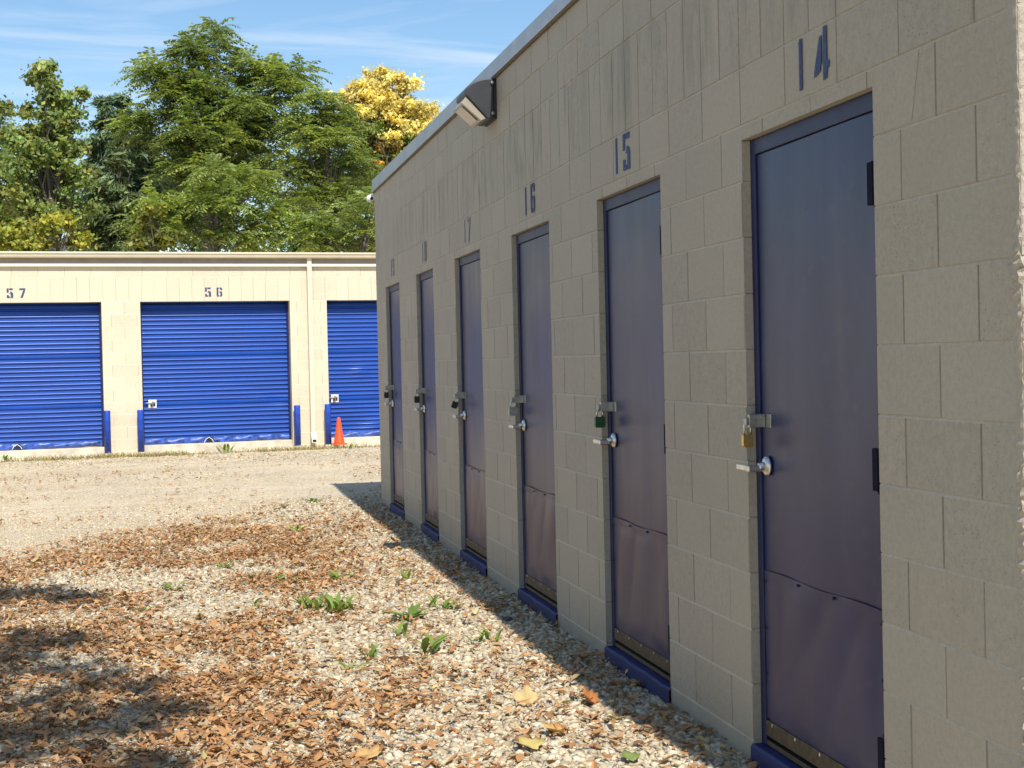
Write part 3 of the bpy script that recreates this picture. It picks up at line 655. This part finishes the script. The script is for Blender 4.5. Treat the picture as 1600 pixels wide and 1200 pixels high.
def tree(name, label, cat, depth, blobs, style, cols, base_px, bark_, dens=1.0, nleaf=70, L=.15, crad=.5, seed=1, group='trees behind the far building', shift=0):
    g = np.random.default_rng(seed); ppm = F/depth
    cen = []; rad = []; bc = []
    for bl in blobs:
        px, py, rx, ry = bl[:4]; ci = bl[4] if len(bl) > 4 else 0
        c0 = at(px, py, depth); a, c = rx/ppm, ry/ppm; bdep = .8*(a+c)/2+.3
        n = max(4, int(dens*(a*bdep*c)**.75/(crad**2.2)*2.3))
        d = rand_dirs(n, g)*(g.random(n)**.42)[:, None]
        pts = c0+d*np.array([a*.85, bdep, c*.85]); cen.append(pts); rad.append(crad*(.6+.7*g.random(n))*min(1, .45+.6*min(a, c))); bc += [ci]*n
    cen = np.concatenate(cen); rad = np.concatenate(rad); bc = np.array(bc)
    b0 = at(base_px, 560, depth); b0[2] = .05
    t = thing(name, tuple(b0), label, cat, group)
    top = cen[cen[:, 2].argmax()]; hgt = top[2]-b0[2]
    tr = MB(); r_b = .02*hgt+.04
    k = 9; path = [b0+(top-b0)*np.array([s**1.6, s**1.6, s])*.93+np.array([math.sin(s*5+seed)*.12, math.cos(s*4)*.1, 0])*(s*(1-s)*3) for s in np.linspace(0, 1, k)]
    tr.tube(path, [r_b*(1-.9*s)+.01 for s in np.linspace(0, 1, k)], 9)
    P_ = np.array(path)
    for i in range(len(cen)):
        if i % 3 == 1: continue
        c = cen[i]; h = b0[2]+(c[2]-b0[2])*.72; f_ = np.clip((h-b0[2])/(P_[-1, 2]-b0[2]), .12, .97)*(k-1); j = int(min(f_, k-2)); s = P_[j]+(P_[j+1]-P_[j])*(f_-j)
        dist = np.linalg.norm(c-s); mid = s+(c-s)*.5+np.array([0, 0, .10*dist])+g.normal(size=3)*.06*dist
        r1 = min(.4*r_b, .008+.011*dist); tr.tube([s, mid, c], [r1, r1*.6, .008], 5, cap=False)
    tr.build('trunk', bark_, t, smooth=True, recalc=False)
    if style == 'broad': v, q, ix = clumps_broad(cen, rad, nleaf, g, L)
    elif style == 'frond': v, q, ix = clumps_frond(cen, rad, nleaf, g, L)
    else:
        o_ = cen-np.array([b0[0], b0[1], 0]); o_[:, 2] = 0; o_ /= np.linalg.norm(o_, axis=1, keepdims=True)+1e-6; v, q, ix = clumps_needle(cen, rad, nleaf, g, o_, L)
    nf = len(q); cv = np.array(cols)                                   # cols: list of palettes, each a list of rgb
    pal = np.array([cols[b] for b in range(len(cols))])                # (ncol, m, 3)
    cb_ = g.random((len(cen), 1))*.0; cl_t = 1+.62*(g.random(len(cen))-.5)
    pick = g.integers(0, pal.shape[1], nf); cl_bias = g.integers(0, pal.shape[1], len(cen)); use = g.random(nf) < .45; pick = np.where(use, cl_bias[ix], pick)
    col = pal[bc[ix], pick]*(cl_t[ix]*(1+.5*(g.random(nf)-.5)))[:, None]
    big('crown', v, q, np.repeat(col, 4, 0).clip(0, 1), MAT['needle'] if style == 'needle' else MAT['leaf'], t)
    return t
GREEN = [[(0.260, 0.322, 0.078), (0.203, 0.271, 0.086), (0.330, 0.384, 0.096), (0.162, 0.221, 0.086)]]
LIGHT = [[(0.308, 0.376, 0.093), (0.261, 0.336, 0.100), (0.388, 0.428, 0.110), (0.213, 0.282, 0.093)]]
OLIVE = [[(0.257, 0.314, 0.082), (0.210, 0.297, 0.082), (0.365, 0.358, 0.092), (0.163, 0.231, 0.072)]]
DARK = [[(0.125, 0.194, 0.059), (0.147, 0.218, 0.059), (0.103, 0.161, 0.070), (0.163, 0.242, 0.070)]]
SPR = [[(0.118, 0.187, 0.103), (0.148, 0.219, 0.111), (0.162, 0.243, 0.139), (0.103, 0.162, 0.084)]]
CED = [[(0.127, 0.172, 0.063), (0.149, 0.198, 0.069), (0.104, 0.147, 0.069), (0.179, 0.207, 0.079)]]
YEL = [[(0.840, 0.707, 0.229), (0.890, 0.770, 0.310), (0.760, 0.624, 0.172), (0.820, 0.728, 0.344)], [(0.170, 0.239, 0.046), (0.210, 0.270, 0.052), (0.320, 0.322, 0.058), (0.140, 0.198, 0.046)], [(0.840, 0.541, 0.034), (0.860, 0.603, 0.046), (0.780, 0.541, 0.046), (0.800, 0.478, 0.034)]]
YG = [[(0.309, 0.331, 0.050), (0.380, 0.362, 0.050), (0.249, 0.294, 0.050), (0.451, 0.388, 0.062)]]
tree('walnut_tree', 'tallest green tree, with feathery drooping leaves, centre behind the far building', 'tree', 42,
     [(320, 62, 42, 32), (318, 100, 52, 40), (375, 110, 40, 32), (285, 140, 55, 38), (222, 112, 30, 20), (245, 140, 38, 30), (330, 165, 75, 50), (405, 115, 30, 28), (457, 115, 30, 24), (440, 150, 45, 34), (390, 190, 70, 48), (300, 215, 85, 45), (225, 205, 40, 38), (370, 245, 85, 42), (285, 265, 60, 35)], 'frond', GREEN, 330, MAT['bark'], 1.45, 34, .50, .56, 11)
tree('olive_tree', 'olive brown tree with narrow ragged top, second from the left behind the building', 'tree', 36,
     [(70, 108, 20, 18), (58, 118, 14, 12), (80, 140, 14, 22), (72, 178, 40, 30), (78, 160, 24, 22), (70, 230, 60, 30), (122, 146, 18, 14), (104, 166, 20, 16), (112, 190, 20, 20), (35, 215, 32, 30), (95, 215, 42, 36), (55, 250, 55, 36), (110, 275, 36, 34), (40, 305, 50, 36), (105, 325, 46, 36)], 'broad', OLIVE, 75, MAT['bark'], 1.7, 130, .115, .36, 12)
tree('roadside_tree', 'olive tree cut by the left edge of the photo, only its right side showing', 'tree', 38,
     [(-8, 165, 22, 22), (-40, 205, 55, 40), (-15, 260, 40, 40), (-60, 310, 70, 60), (0, 330, 40, 45)], 'broad', OLIVE, -50, MAT['bark'], 1.4, 110, .125, .42, 13)
tree('spruce_tree', 'blue green spruce with thin pointed tops between the olive tree and the tall green tree', 'tree', 45,
     [(164, 165, 7, 14), (164, 192, 20, 20), (188, 158, 6, 12), (190, 180, 16, 22), (165, 225, 38, 30), (205, 215, 34, 28), (170, 270, 52, 34), (225, 265, 45, 34), (185, 325, 62, 42), (245, 320, 46, 42), (170, 375, 60, 35)], 'needle', SPR, 180, MAT['bark'], 1.8, 170, .34, .42, 14)
tree('cedar_tree', 'dark olive cedar with drooping boughs just above the roof between doors 57 and 56', 'tree', 39,
     [(185, 255, 14, 22), (180, 295, 32, 30), (200, 330, 44, 30), (165, 345, 40, 30), (190, 378, 60, 26)], 'needle', CED, 186, MAT['bark'], 2.0, 190, .32, .36, 15)
tree('yellow_tree', 'bright yellow autumn tree rising behind the shaded block building', 'tree', 50,
     [(590, 122, 42, 20), (625, 135, 44, 24), (530, 152, 26, 16), (575, 150, 40, 26), (650, 165, 36, 26), (600, 160, 52, 26), (540, 158, 26, 14), (560, 175, 30, 16), (670, 178, 22, 18), (635, 205, 45, 26), (600, 225, 34, 24, 2), (590, 250, 22, 20, 2), (575, 205, 34, 26, 1), (575, 188, 44, 24), (655, 198, 34, 24), (615, 178, 50, 26), (620, 215, 50, 22), (545, 185, 26, 20, 1), (640, 235, 50, 30, 1), (565, 240, 26, 30, 1), (600, 290, 60, 40, 1)], 'broad', YEL, 605, MAT['bark'], 1.5, 120, .115, .33, 16)
tree('ash_tree', 'mid green tree between the tallest tree and the yellow tree', 'tree', 41,
     [(505, 158, 34, 18), (485, 182, 48, 24), (540, 190, 36, 26), (468, 222, 44, 32), (525, 228, 48, 30), (565, 262, 30, 34), (495, 268, 55, 30), (545, 310, 50, 36), (480, 310, 50, 32)], 'frond', GREEN, 515, MAT['bark'], 1.5, 32, .46, .5, 17)
tree('sumac_tree', 'lighter green understorey tree with pale stems above the number 56', 'tree', 37,
     [(345, 285, 50, 26), (300, 305, 50, 26), (400, 292, 44, 28), (262, 325, 36, 26), (340, 335, 60, 30), (425, 335, 50, 30), (285, 360, 55, 28), (380, 372, 70, 26), (235, 345, 22, 16)], 'frond', LIGHT, 340, MAT['bark_pale'], 1.25, 30, .5, .5, 18)
tree('elder_tree', 'green bushy tree against the far corner of the block building', 'tree', 36.5,
     [(565, 330, 34, 30), (520, 345, 40, 28), (475, 360, 45, 28), (570, 375, 40, 24), (520, 382, 45, 18)], 'frond', LIGHT, 540, MAT['bark'], 1.3, 28, .45, .46, 19)
tree('yellowing_shrub', 'yellow green bush showing over the roof above door 57', 'bush', 34,
     [(30, 362, 40, 26), (85, 358, 40, 26), (125, 378, 30, 18), (0, 372, 30, 24), (70, 385, 60, 14)], 'broad', YG, 60, MAT['bark'], 1.6, 120, .10, .34, 20)
tree('golden_sapling', 'small sapling with a few yellow leaves over the roof left of the number 56', 'tree', 35,
     [(240, 330, 14, 10), (225, 352, 26, 16), (250, 378, 32, 16), (215, 385, 20, 10)], 'broad', [[(.28, .24, .03), (.2, .2, .03), (.13, .16, .03), (.17, .18, .03)]], 235, MAT['bark'], 1.5, 80, .12, .34, 21)
FILL = [('dense dark green tree in the second row, seen through gaps at the left', 54, [(20, 250, 60, 50), (90, 290, 70, 60), (60, 350, 90, 60), (40, 430, 110, 60)], 60), ('dense dark green tree in the second row behind the spruce', 55, [(190, 260, 60, 45), (240, 290, 70, 60), (170, 350, 80, 60), (200, 430, 110, 60)], 200),
        ('dense dark green tree in the second row behind the tallest tree', 56, [(330, 240, 70, 50), (400, 280, 70, 60), (320, 350, 90, 60), (360, 430, 120, 60)], 350), ('dense dark green tree in the second row behind the mid green tree', 54, [(480, 250, 50, 50), (540, 280, 60, 60), (480, 350, 90, 60), (575, 340, 60, 60), (530, 430, 120, 60)], 510)]
for i, (lb, dp, bl, bx) in enumerate(FILL): tree('forest_tree', lb, 'tree', dp, bl, 'broad', DARK, bx, MAT['bark'], 1.7, 130, .17, .75, 30+i)
# shade tree behind and left of the camera: its leafy boughs throw the patches of shade at the lower left
def shade_tree():
    g = np.random.default_rng(77); b0 = np.array([-5.2, -2.4, 0.]); cen = []; rad = []
    t = thing('shade_tree', tuple(b0), 'spreading tree behind the camera whose boughs shade the lower left gravel', 'tree')
    spots = [(60, 930, .55, 6.5), (150, 932, .34, 6.2), (20, 1010, .42, 7.0), (95, 1005, .28, 7.2), (40, 1085, .6, 7.4), (150, 1075, .4, 6.8), (60, 1150, .55, 7.8), (180, 1130, .36, 7.2), (270, 1115, .26, 6.6), (120, 1190, .4, 7.5), (240, 1185, .28, 7.0), (-60, 960, .6, 7), (-70, 1100, .7, 7.8), (-150, 1040, .8, 7.5)]
    for px, py, r_, h in spots:
        q = on_ground(px, py); c = q+np.array([.075, -.79, 1.0])*h; r_ *= .82; n = max(2, int(r_*r_*26))
        d = rand_dirs(n, g)*(g.random(n)**.5)[:, None]; cen.append(c+d*np.array([r_*1.15, r_*1.3, r_*.8])); rad.append(np.full(n, .20+.12*r_))
    more = rand_dirs(90, g)*(g.random(90)**.4)[:, None]*np.array([3.0, 2.6, 2.2])+b0+np.array([-1.2, -1.6, 6.8]); cen.append(more); rad.append(np.full(90, .55))
    cen = np.concatenate(cen); rad = np.concatenate(rad); tr = MB()
    path = [b0, b0+(.05, .05, 1.5), b0+(.25, .1, 3.0), b0+(.5, .4, 4.6), b0+(.6, .8, 6.4), b0+(.5, .9, 8.4)]; tr.tube(path, [.26, .21, .18, .14, .09, .03], 12)
    for c in cen:
        s = np.array(path[3]) if c[2] > 5.5 else np.array(path[2]); tr.tube([s, s+(c-s)*.5+np.array([0, 0, .35]), c], [.03, .016, .005], 5, cap=False)
    tr.build('trunk', MAT['bark'], t, smooth=True, recalc=False)
    v, q, ix = clumps_broad(cen, rad, 46, g, .12); col = np.array(GREEN[0])[g.integers(0, 4, len(q))]*(.8+.4*g.random((len(q), 1)))
    big('crown', v, q, np.repeat(col, 4, 0), MAT['leaf'], t)
shade_tree()

# ------------------------------------------------------------------ gravel stones (uncountable)
def ground_sample(n, ymin, ymax, g, pw=1.0):
    y = ymin+(ymax-ymin)*g.random(n)**pw; z = -H
    # visible strip of ground at distance y, with a margin
    xl = y*math.tan(YAW-math.atan(860/F)); xr = np.where(y > 15.8, 1.99+(y-15.8)*.55, 1.99); xm = xl-2.4; x = xm+(xr-xm)*g.random(n); x = np.where(x < xl-.3-2.1*g.random(n), xl+(xr-xl)*g.random(n), x); return x, y
def drive(x, y): t = np.clip(((y-11.9)*.62-1.5-x)/.8+.5, 0, 1)*np.clip((y-11.3)/.8, 0, 1)*np.clip((22.9-y)/1.2, 0, 1); return t*(.55+.45*vn(x*.9, y*.5, 5))
def ico():
    bm = bmesh.new(); bmesh.ops.create_icosphere(bm, subdivisions=1, radius=1); v = np.array([q.co[:] for q in bm.verts]); f = np.array([[w.index for w in q.verts] for q in bm.faces]); bm.free(); return v, f
IV, IF = ico()
def stones(n, ymin, ymax, smin, smax, g, pw):
    x, y = ground_sample(n, ymin, ymax, g, pw); s = smin+(smax-smin)*g.random(n)**2.2; dr_ = drive(x, y); s = s*(1-.45*dr_); kp = g.random(n) < 1-.45*dr_; x, y, s, dr_ = x[kp], y[kp], s[kp], dr_[kp]; n = len(x)
    a = g.random(n)*2*math.pi; sc3 = np.stack([s*(.8+.6*g.random(n)), s*(.6+.4*g.random(n)), s*(.30+.35*g.random(n))], -1)*.5
    tl = g.normal(size=(n, 2))*.30
    v = IV[None]*(1+.28*g.normal(size=(n, 12, 1)).clip(-1.4, 1.4))*sc3[:, None]
    c, si = np.cos(a)[:, None], np.sin(a)[:, None]; vx = v[..., 0]*c-v[..., 1]*si; vy = v[..., 0]*si+v[..., 1]*c; vz = v[..., 2]+vx*tl[:, :1]+vy*tl[:, 1:]
    z = gh(x, y)+s*.07
    V = np.stack([vx+x[:, None], vy+y[:, None], vz+z[:, None]], -1)
    base = np.array([(.56, .49, .35), (.50, .43, .30), (.62, .555, .425), (.42, .335, .22), (.45, .395, .30), (.42, .28, .16), (.36, .32, .27)])
    k = g.choice(7, n, p=[.27, .27, .12, .16, .09, .06, .03]); col = base[k]*(.85+.3*g.random((n, 1))); col = col*(1-.55*dr_[:, None])+np.array([.66, .545, .37])*.55*dr_[:, None]
    fx = (IF[None]+(np.arange(n)*12)[:, None, None]).reshape(-1, 3)
    return V.reshape(-1, 3), fx, np.repeat(col, 12, 0)
g = np.random.default_rng(21)
A = stones(66000, 4.6, 9.2, .011, .052, g, 1.1); B = stones(45000, 9.2, 16.5, .018, .055, g, .9); B2 = stones(18000, 16.5, 24.2, .022, .05, g, .9)
V = np.concatenate([A[0], B[0], B2[0]]); Fc = np.concatenate([A[1], B[1]+len(A[0]), B2[1]+len(A[0])+len(B[0])])
tag(big('gravel', V, Fc, np.concatenate([A[2], B[2], B2[2]]), MAT['stone']), 'pale crushed limestone gravel covering the lot', 'gravel', kind='stuff')

# ------------------------------------------------------------------ dry leaf litter (uncountable)
def sstep(a, b, x): t = np.clip((x-a)/(b-a), 0, 1); return t*t*(3-2*t)
def litter_density(x, y):
    bx = 1.9*sstep(11.2, 17.5, y)*1.0                                   # left limit moves right with distance: (-1.46,11.9) .. (1.6,16.9)
    lim = -1.75+(y-11.6)*.62
    left = np.where(y > 11.0, sstep(-.9, .9, x-lim+.5*(fbm(x*1.4, y*1.1, 3)-.5)), 1.0)
    right = 1-.80*sstep(.55, 1.35, x-.02*(y-6)); far_ = 1-sstep(13.2, 17.4, y)
    nz = fbm(x*1.15+3, y*.75+1, 2); nz2 = fbm(x*3.1, y*2.3, 4)
    return left*far_*(.12+.8*right)*(.10+.95*sstep(.33, .62, nz*.52+nz2*.48))
def leaves(n, ymin, ymax, g, pw, dens, Lm):
    x, y = ground_sample(n, ymin, ymax, g, pw); keep = g.random(n) < dens(x, y); x, y = x[keep], y[keep]; n = len(x)
    L = Lm*(.28+1.35*g.random(n)**1.9); Wd = L*(.20+.34*g.random(n)); curl = g.uniform(-1.8, 3.2, n); fold = g.uniform(.1, .9, n)
    st = np.linspace(-.5, .5, 5); wp = np.array([.06, .8, 1.0, .62, .04])
    P = np.zeros((n, 5, 3, 3))
    for i in range(5):
        for j, sd_ in enumerate((-1, 0, 1)):
            P[:, i, j, 0] = L*st[i]*(1-.12*np.abs(curl)*st[i]**2); P[:, i, j, 1] = Wd*.5*sd_*wp[i]*(1+.25*g.normal(size=n)*(abs(sd_)))
            P[:, i, j, 2] = L*curl*st[i]**2*.45+abs(sd_)*Wd*wp[i]*fold*.42
    flip = np.where(g.random(n) < .35, -1, 1); P[..., 2] *= flip[:, None, None]
    a = g.random(n)*2*math.pi; tx, ty = g.normal(size=n)*.2, g.normal(size=n)*.2
    P[..., 2] += P[..., 0]*tx[:, None, None]+P[..., 1]*ty[:, None, None]
    c, s = np.cos(a)[:, None, None], np.sin(a)[:, None, None]; X = P[..., 0]*c-P[..., 1]*s; Yy = P[..., 0]*s+P[..., 1]*c
    zmin = P[..., 2].min((1, 2)); Z = P[..., 2]-zmin[:, None, None]+(gh(x, y)+.010+.016*g.random(n))[:, None, None]
    V = np.stack([X+x[:, None, None], Yy+y[:, None, None], Z], -1).reshape(-1, 3)
    q = np.array([(i*3+j, i*3+j+1, i*3+j+4, i*3+j+3) for i in range(4) for j in range(2)]); Q = (q[None]+(np.arange(n)*15)[:, None, None]).reshape(-1, 4)
    base = np.array([(.39, .20, .082), (.45, .245, .105), (.32, .16, .066), (.51, .32, .165), (.22, .11, .055), (.47, .34, .19), (.55, .43, .19)])
    k = g.choice(7, n, p=[.27, .24, .18, .12, .10, .07, .02]); col = base[k]*(.75+.5*g.random((n, 1)))
    return V, Q, np.repeat(col.clip(0, 1), 15, 0)
g = np.random.default_rng(5)
P1 = leaves(47000, 4.7, 9.0, g, 1.05, litter_density, .047); P2 = leaves(90000, 9.0, 17.2, g, .85, litter_density, .046)
def thin(x, y): return .10*sstep(.45, .7, fbm(x*.8+9, y*.35, 1))+.28*sstep(.54, .66, fbm(x*.5+4, y*.9, 3))+.02
P3 = leaves(31000, 14.5, 24.2, g, .8, thin, .045)
P4 = leaves(900, 4.6, 15.5, g, 1.0, lambda x, y: sstep(1.2, 1.8, x)*.4, .06)
Vs, Qs, Cs, o_ = [], [], [], 0
for v, q, c in (P1, P2, P3, P4): Vs.append(v); Qs.append(q+o_); Cs.append(c); o_ += len(v)
tag(big('leaf_litter', np.concatenate(Vs), np.concatenate(Qs), np.concatenate(Cs), MAT['dryleaf']), 'scattered orange brown dry leaves strewn over the gravel', 'leaf litter', kind='stuff')

# ------------------------------------------------------------------ dry grass along the foot of the far building (uncountable)
g = np.random.default_rng(9); n = 5200
s_ = g.uniform(-1.2, 6.6, n); dd = -.36-np.abs(g.normal(size=n))*.16; keep = g.random(n) < .25+.75*sstep(.42, .6, vn(s_*1.1, s_*0+2, 1)); s_, dd = s_[keep], dd[keep]; n = len(s_)
base = nF[None]*(DF+dd)[:, None]+sF[None]*s_[:, None]; base[:, 2] = gh(base[:, 0], base[:, 1])
hh = .03+.06*g.random(n)**2; lean = g.normal(size=(n, 2))*.6; ww = .006
V = np.zeros((n, 4, 3)); a = g.random(n)*math.pi; dx_ = np.stack([np.cos(a), np.sin(a)], -1)*ww
V[:, 0, :2] = base[:, :2]-dx_; V[:, 1, :2] = base[:, :2]+dx_; V[:, 2, :2] = base[:, :2]+lean*hh[:, None]+dx_*.3; V[:, 3, :2] = base[:, :2]+lean*hh[:, None]-dx_*.3
V[:, :2, 2] = base[:, None, 2]; V[:, 2:, 2] = (base[:, 2]+hh)[:, None]
pal = np.array([(.46, .36, .17), (.38, .29, .13), (.24, .24, .08), (.14, .18, .05)]); col = pal[g.choice(4, n, p=[.42, .3, .17, .11])]*(.8+.4*g.random((n, 1)))
tag(big('dry_grass', V.reshape(-1, 3), np.arange(n*4).reshape(-1, 4), np.repeat(col, 4, 0), MAT['grass']), 'straw coloured grass along the concrete foot of the far building', 'grass', kind='stuff')

# ------------------------------------------------------------------ weeds
def weed(px, py, h, nl, style, label, flower=False, grp='weeds growing through the gravel', spread=1.0):
    q = on_ground(px, py); q[2] = float(gh(q[0], q[1]))+.005; g = np.random.default_rng(int(px*7+py))
    h = h*1.2; t = thing('weed', tuple(q), label, 'weed', grp); mb = MB()
    for i in range(nl):
        a = i*2.4+g.uniform(-.4, .4); el = g.uniform(.25, 1.2) if style == 'rosette' else g.uniform(.9, 1.45); Ln = h*g.uniform(.75, 1.25); w = Ln*(.17 if style == 'rosette' else .12)*g.uniform(.8, 1.3)
        d = np.array([math.cos(a), math.sin(a), 0]); sd_ = np.array([-math.sin(a), math.cos(a), 0]); b0 = q+d*.006+g.normal(size=3)*np.array([.02, .02, 0])*spread
        vs = []; n_ = 6
        for k in range(n_+1):
            s = k/n_; out = s*math.cos(el)*Ln+s*s*.25*Ln; z = s*math.sin(el)*Ln*(1-.35*s); c = b0+d*out+np.array([0, 0, z]); ww_ = w*(.25+1.5*math.sin(math.pi*min(1, s*.92+.04))**.9)*(.78 if k % 2 else 1.0)
            vs += [c-sd_*ww_*.5+np.array([0, 0, w*.18]), c, c+sd_*ww_*.5+np.array([0, 0, w*.18])]
        cc = np.array([(.17, .26, .05), (.21, .30, .06), (.26, .32, .08), (.14, .22, .045)])[g.integers(0, 4)]*g.uniform(.85, 1.2)
        mb.add(vs, [(k*3+j, k*3+j+1, k*3+j+4, k*3+j+3) for k in range(n_) for j in range(2)], tuple(cc))
    mb.build('foliage', MAT['weed'], t, smooth=True, recalc=False)
    if flower:
        fb = MB(); tip = q+np.array([-.025, .0, h*1.25]); fb.tube([q, q+np.array([-.012, 0, h*.7]), tip], .0022, 6, c=(.2, .24, .06)); fb.build('flower_stem', MAT['weed'], t)
        fb = MB()
        for k in range(16):
            a = k*2.4; r_ = .016*math.sqrt((k+1)/16); d = np.array([math.cos(a), math.sin(a), .35]); sd_ = np.array([-math.sin(a), math.cos(a), 0])*.004; c = tip
            fb.add([c-sd_, c+sd_, c+d*r_+sd_*.8, c+d*r_-sd_*.8], [(0, 1, 2, 3)], (.75, .55, .02))
        fb.build('flower_head', MAT['weed'], t)
WD = [(523, 962, .125, 16, 'up', 'largest leafy green weed clump, in the middle of the leaf litter'), (497, 955, .105, 10, 'up', 'upright weed touching the left side of the largest weed clump'),
 (545, 957, .10, 10, 'up', 'leafy weed touching the right side of the largest weed clump'), (472, 953, .085, 8, 'up', 'small weed farthest left in the row of the largest weed clump'),
 (641, 970, .10, 15, 'rosette', 'dandelion with one yellow flower among pale gravel', True), (672, 952, .11, 6, 'up', 'narrow tall weed just right of the yellow dandelion'),
 (698, 957, .085, 9, 'rosette', 'bushy weed right of the dandelion, nearest the shadow line'), (628, 1000, .095, 4, 'up', 'thin upright weed below the dandelion'),
 (671, 1026, .14, 6, 'up', 'tallest weed standing alone on pale gravel below the dandelion'), (578, 1030, .085, 7, 'up', 'weed pair with broad leaves beside orange leaves, lower middle'),
 (548, 1046, .06, 5, 'rosette', 'low rounded weed next to the white leaf, nearest the viewer'), (733, 1008, .07, 5, 'up', 'sparse weed on the gravel, halfway to the wall shadow'),
 (769, 1004, .10, 6, 'up', 'weed closest to the shaded wall, on bare gravel'), (636, 908, .085, 7, 'up', 'weed with an orange leaf at its foot, above the dandelion'),
 (527, 908, .085, 11, 'rosette', 'leafy weed directly above the largest weed clump'), (440, 912, .07, 10, 'rosette', 'flat weed patch left of centre on the litter edge'),
 (466, 913, .055, 9, 'rosette', 'low weed between two flat weed patches'), (396, 908, .06, 8, 'rosette', 'small weed at the left of the flat weed patches'),
 (268, 922, .07, 10, 'rosette', 'weed in the orange leaves above the tree shade'), (233, 955, .06, 8, 'rosette', 'weed at the right tip of the upper tree shade'),
 (350, 888, .06, 9, 'rosette', 'weed in the densest orange leaves, far left of centre'), (402, 952, .06, 7, 'up', 'thin weed among orange leaves left of the largest clump'),
 (466, 836, .095, 6, 'up', 'single dark green weed on the far gravel edge'), (492, 786, .075, 12, 'rosette', 'weed spreading low at the edge of the drive near the building corner'),
 (443, 796, .07, 10, 'rosette', 'weed at the edge of the drive, left of the spreading one'), (600, 1000, .0, 0, '', '')]
for w in WD:
    if w[3]: weed(*w)
for px, py, h, lb in ((38, 716, .12, 'leafy weed at the concrete foot of door 57'), (158, 709, .14, 'weed growing at the base of the guard post by door 57'), (357, 706, .15, 'taller weed at the foot of door 56, right of its pull handle'), (6, 722, .12, 'weed at the left edge of the photo in front of door 57'), (545, 702, .10, 'weed on the concrete edge right of the orange cone')):
    weed(px, py, h, 12, 'up', lb, False, 'weeds along the far building', 2.5)

# ------------------------------------------------------------------ single fallen maple leaves and a dark stone
def maple(px, py, size, col, rot, tilt, label, curl=.25):
    q = on_ground(px, py); q[2] = float(gh(q[0], q[1]))+.028; g = np.random.default_rng(int(px+py*3))
    lob = [(0, -.40), (.12, -.26), (.36, -.32), (.40, -.14), (.60, .04), (.47, .14), (.46, .34), (.27, .32), (.16, .50), (0, .62)]
    out = lob+[(-x, y) for x, y in lob[-2:0:-1]]; M_ = Matrix.Rotation(rot, 3, 'Z') @ Matrix.Rotation(tilt, 3, 'X')
    def pt(x, y): v = M_ @ Vector((x*size, y*size, (curl*(x*x+y*y)+.12*abs(x)+.05*math.sin(9*x+4*y))*size)); return (q[0]+v[0], q[1]+v[1], q[2]+v[2])
    mb = MB(); n = len(out); vs = [pt(0, 0)]+[pt(x*.5, y*.5) for x, y in out]+[pt(x, y) for x, y in out]
    cs = tuple(col); mb.add(vs, [(0, 1+i, 1+(i+1) % n) for i in range(n)]+[(1+i, 1+n+i, 1+n+(i+1) % n, 1+(i+1) % n) for i in range(n)], cs)
    o = mb.build('maple_leaf', MAT['dryleaf'], None, smooth=True, recalc=False); o.data.transform(Matrix.Translation(-Vector(q))); o.location = q
    mm = o.modifiers.new('thickness', 'SOLIDIFY'); mm.thickness = .0012
    tag(o, label, 'leaf', 'single maple leaves on the gravel')
maple(830, 1177, .115, (.52, .42, .15), .4, .15, 'broad yellow maple leaf lying flat at the bottom centre')
maple(822, 1103, .10, (.56, .42, .19), -.5, .9, 'pale yellow maple leaf standing on edge above the flat yellow one')
maple(922, 1105, .095, (.42, .17, .06), .9, .7, 'curled rust orange leaf nearest the wall shadow', .7)
maple(516, 1035, .095, (.70, .62, .46), 1.9, .25, 'cream white leaf beside the broad weed pair')
maple(960, 1134, .085, (.42, .38, .13), 2.4, .3, 'greenish yellow leaf on gravel close to the wall shadow')
maple(870, 1152, .11, (.60, .36, .13), 1.2, .25, 'tan maple leaf lying on the orange heap at the bottom')
maple(985, 1196, .075, (.20, .25, .07), .2, .2, 'green leaf cut by the bottom edge of the photo')
maple(575, 1190, .10, (.58, .36, .14), -1.0, .35, 'tan leaf at the bottom edge left of the flat yellow one')
q = on_ground(792, 972); mb = MB(); mb.add([tuple(q+np.array([.0, 0, .018])+IV[i]*np.array([.040, .028, .020])*(1+.2*math.sin(i*5))) for i in range(12)], [tuple(f_) for f_ in IF.tolist()], (.10, .11, .13))
o = mb.build('dark_stone', MAT['stone'], None, .003); tag(o, 'dark grey stone on pale gravel at the shadow line by door 16', 'stone')
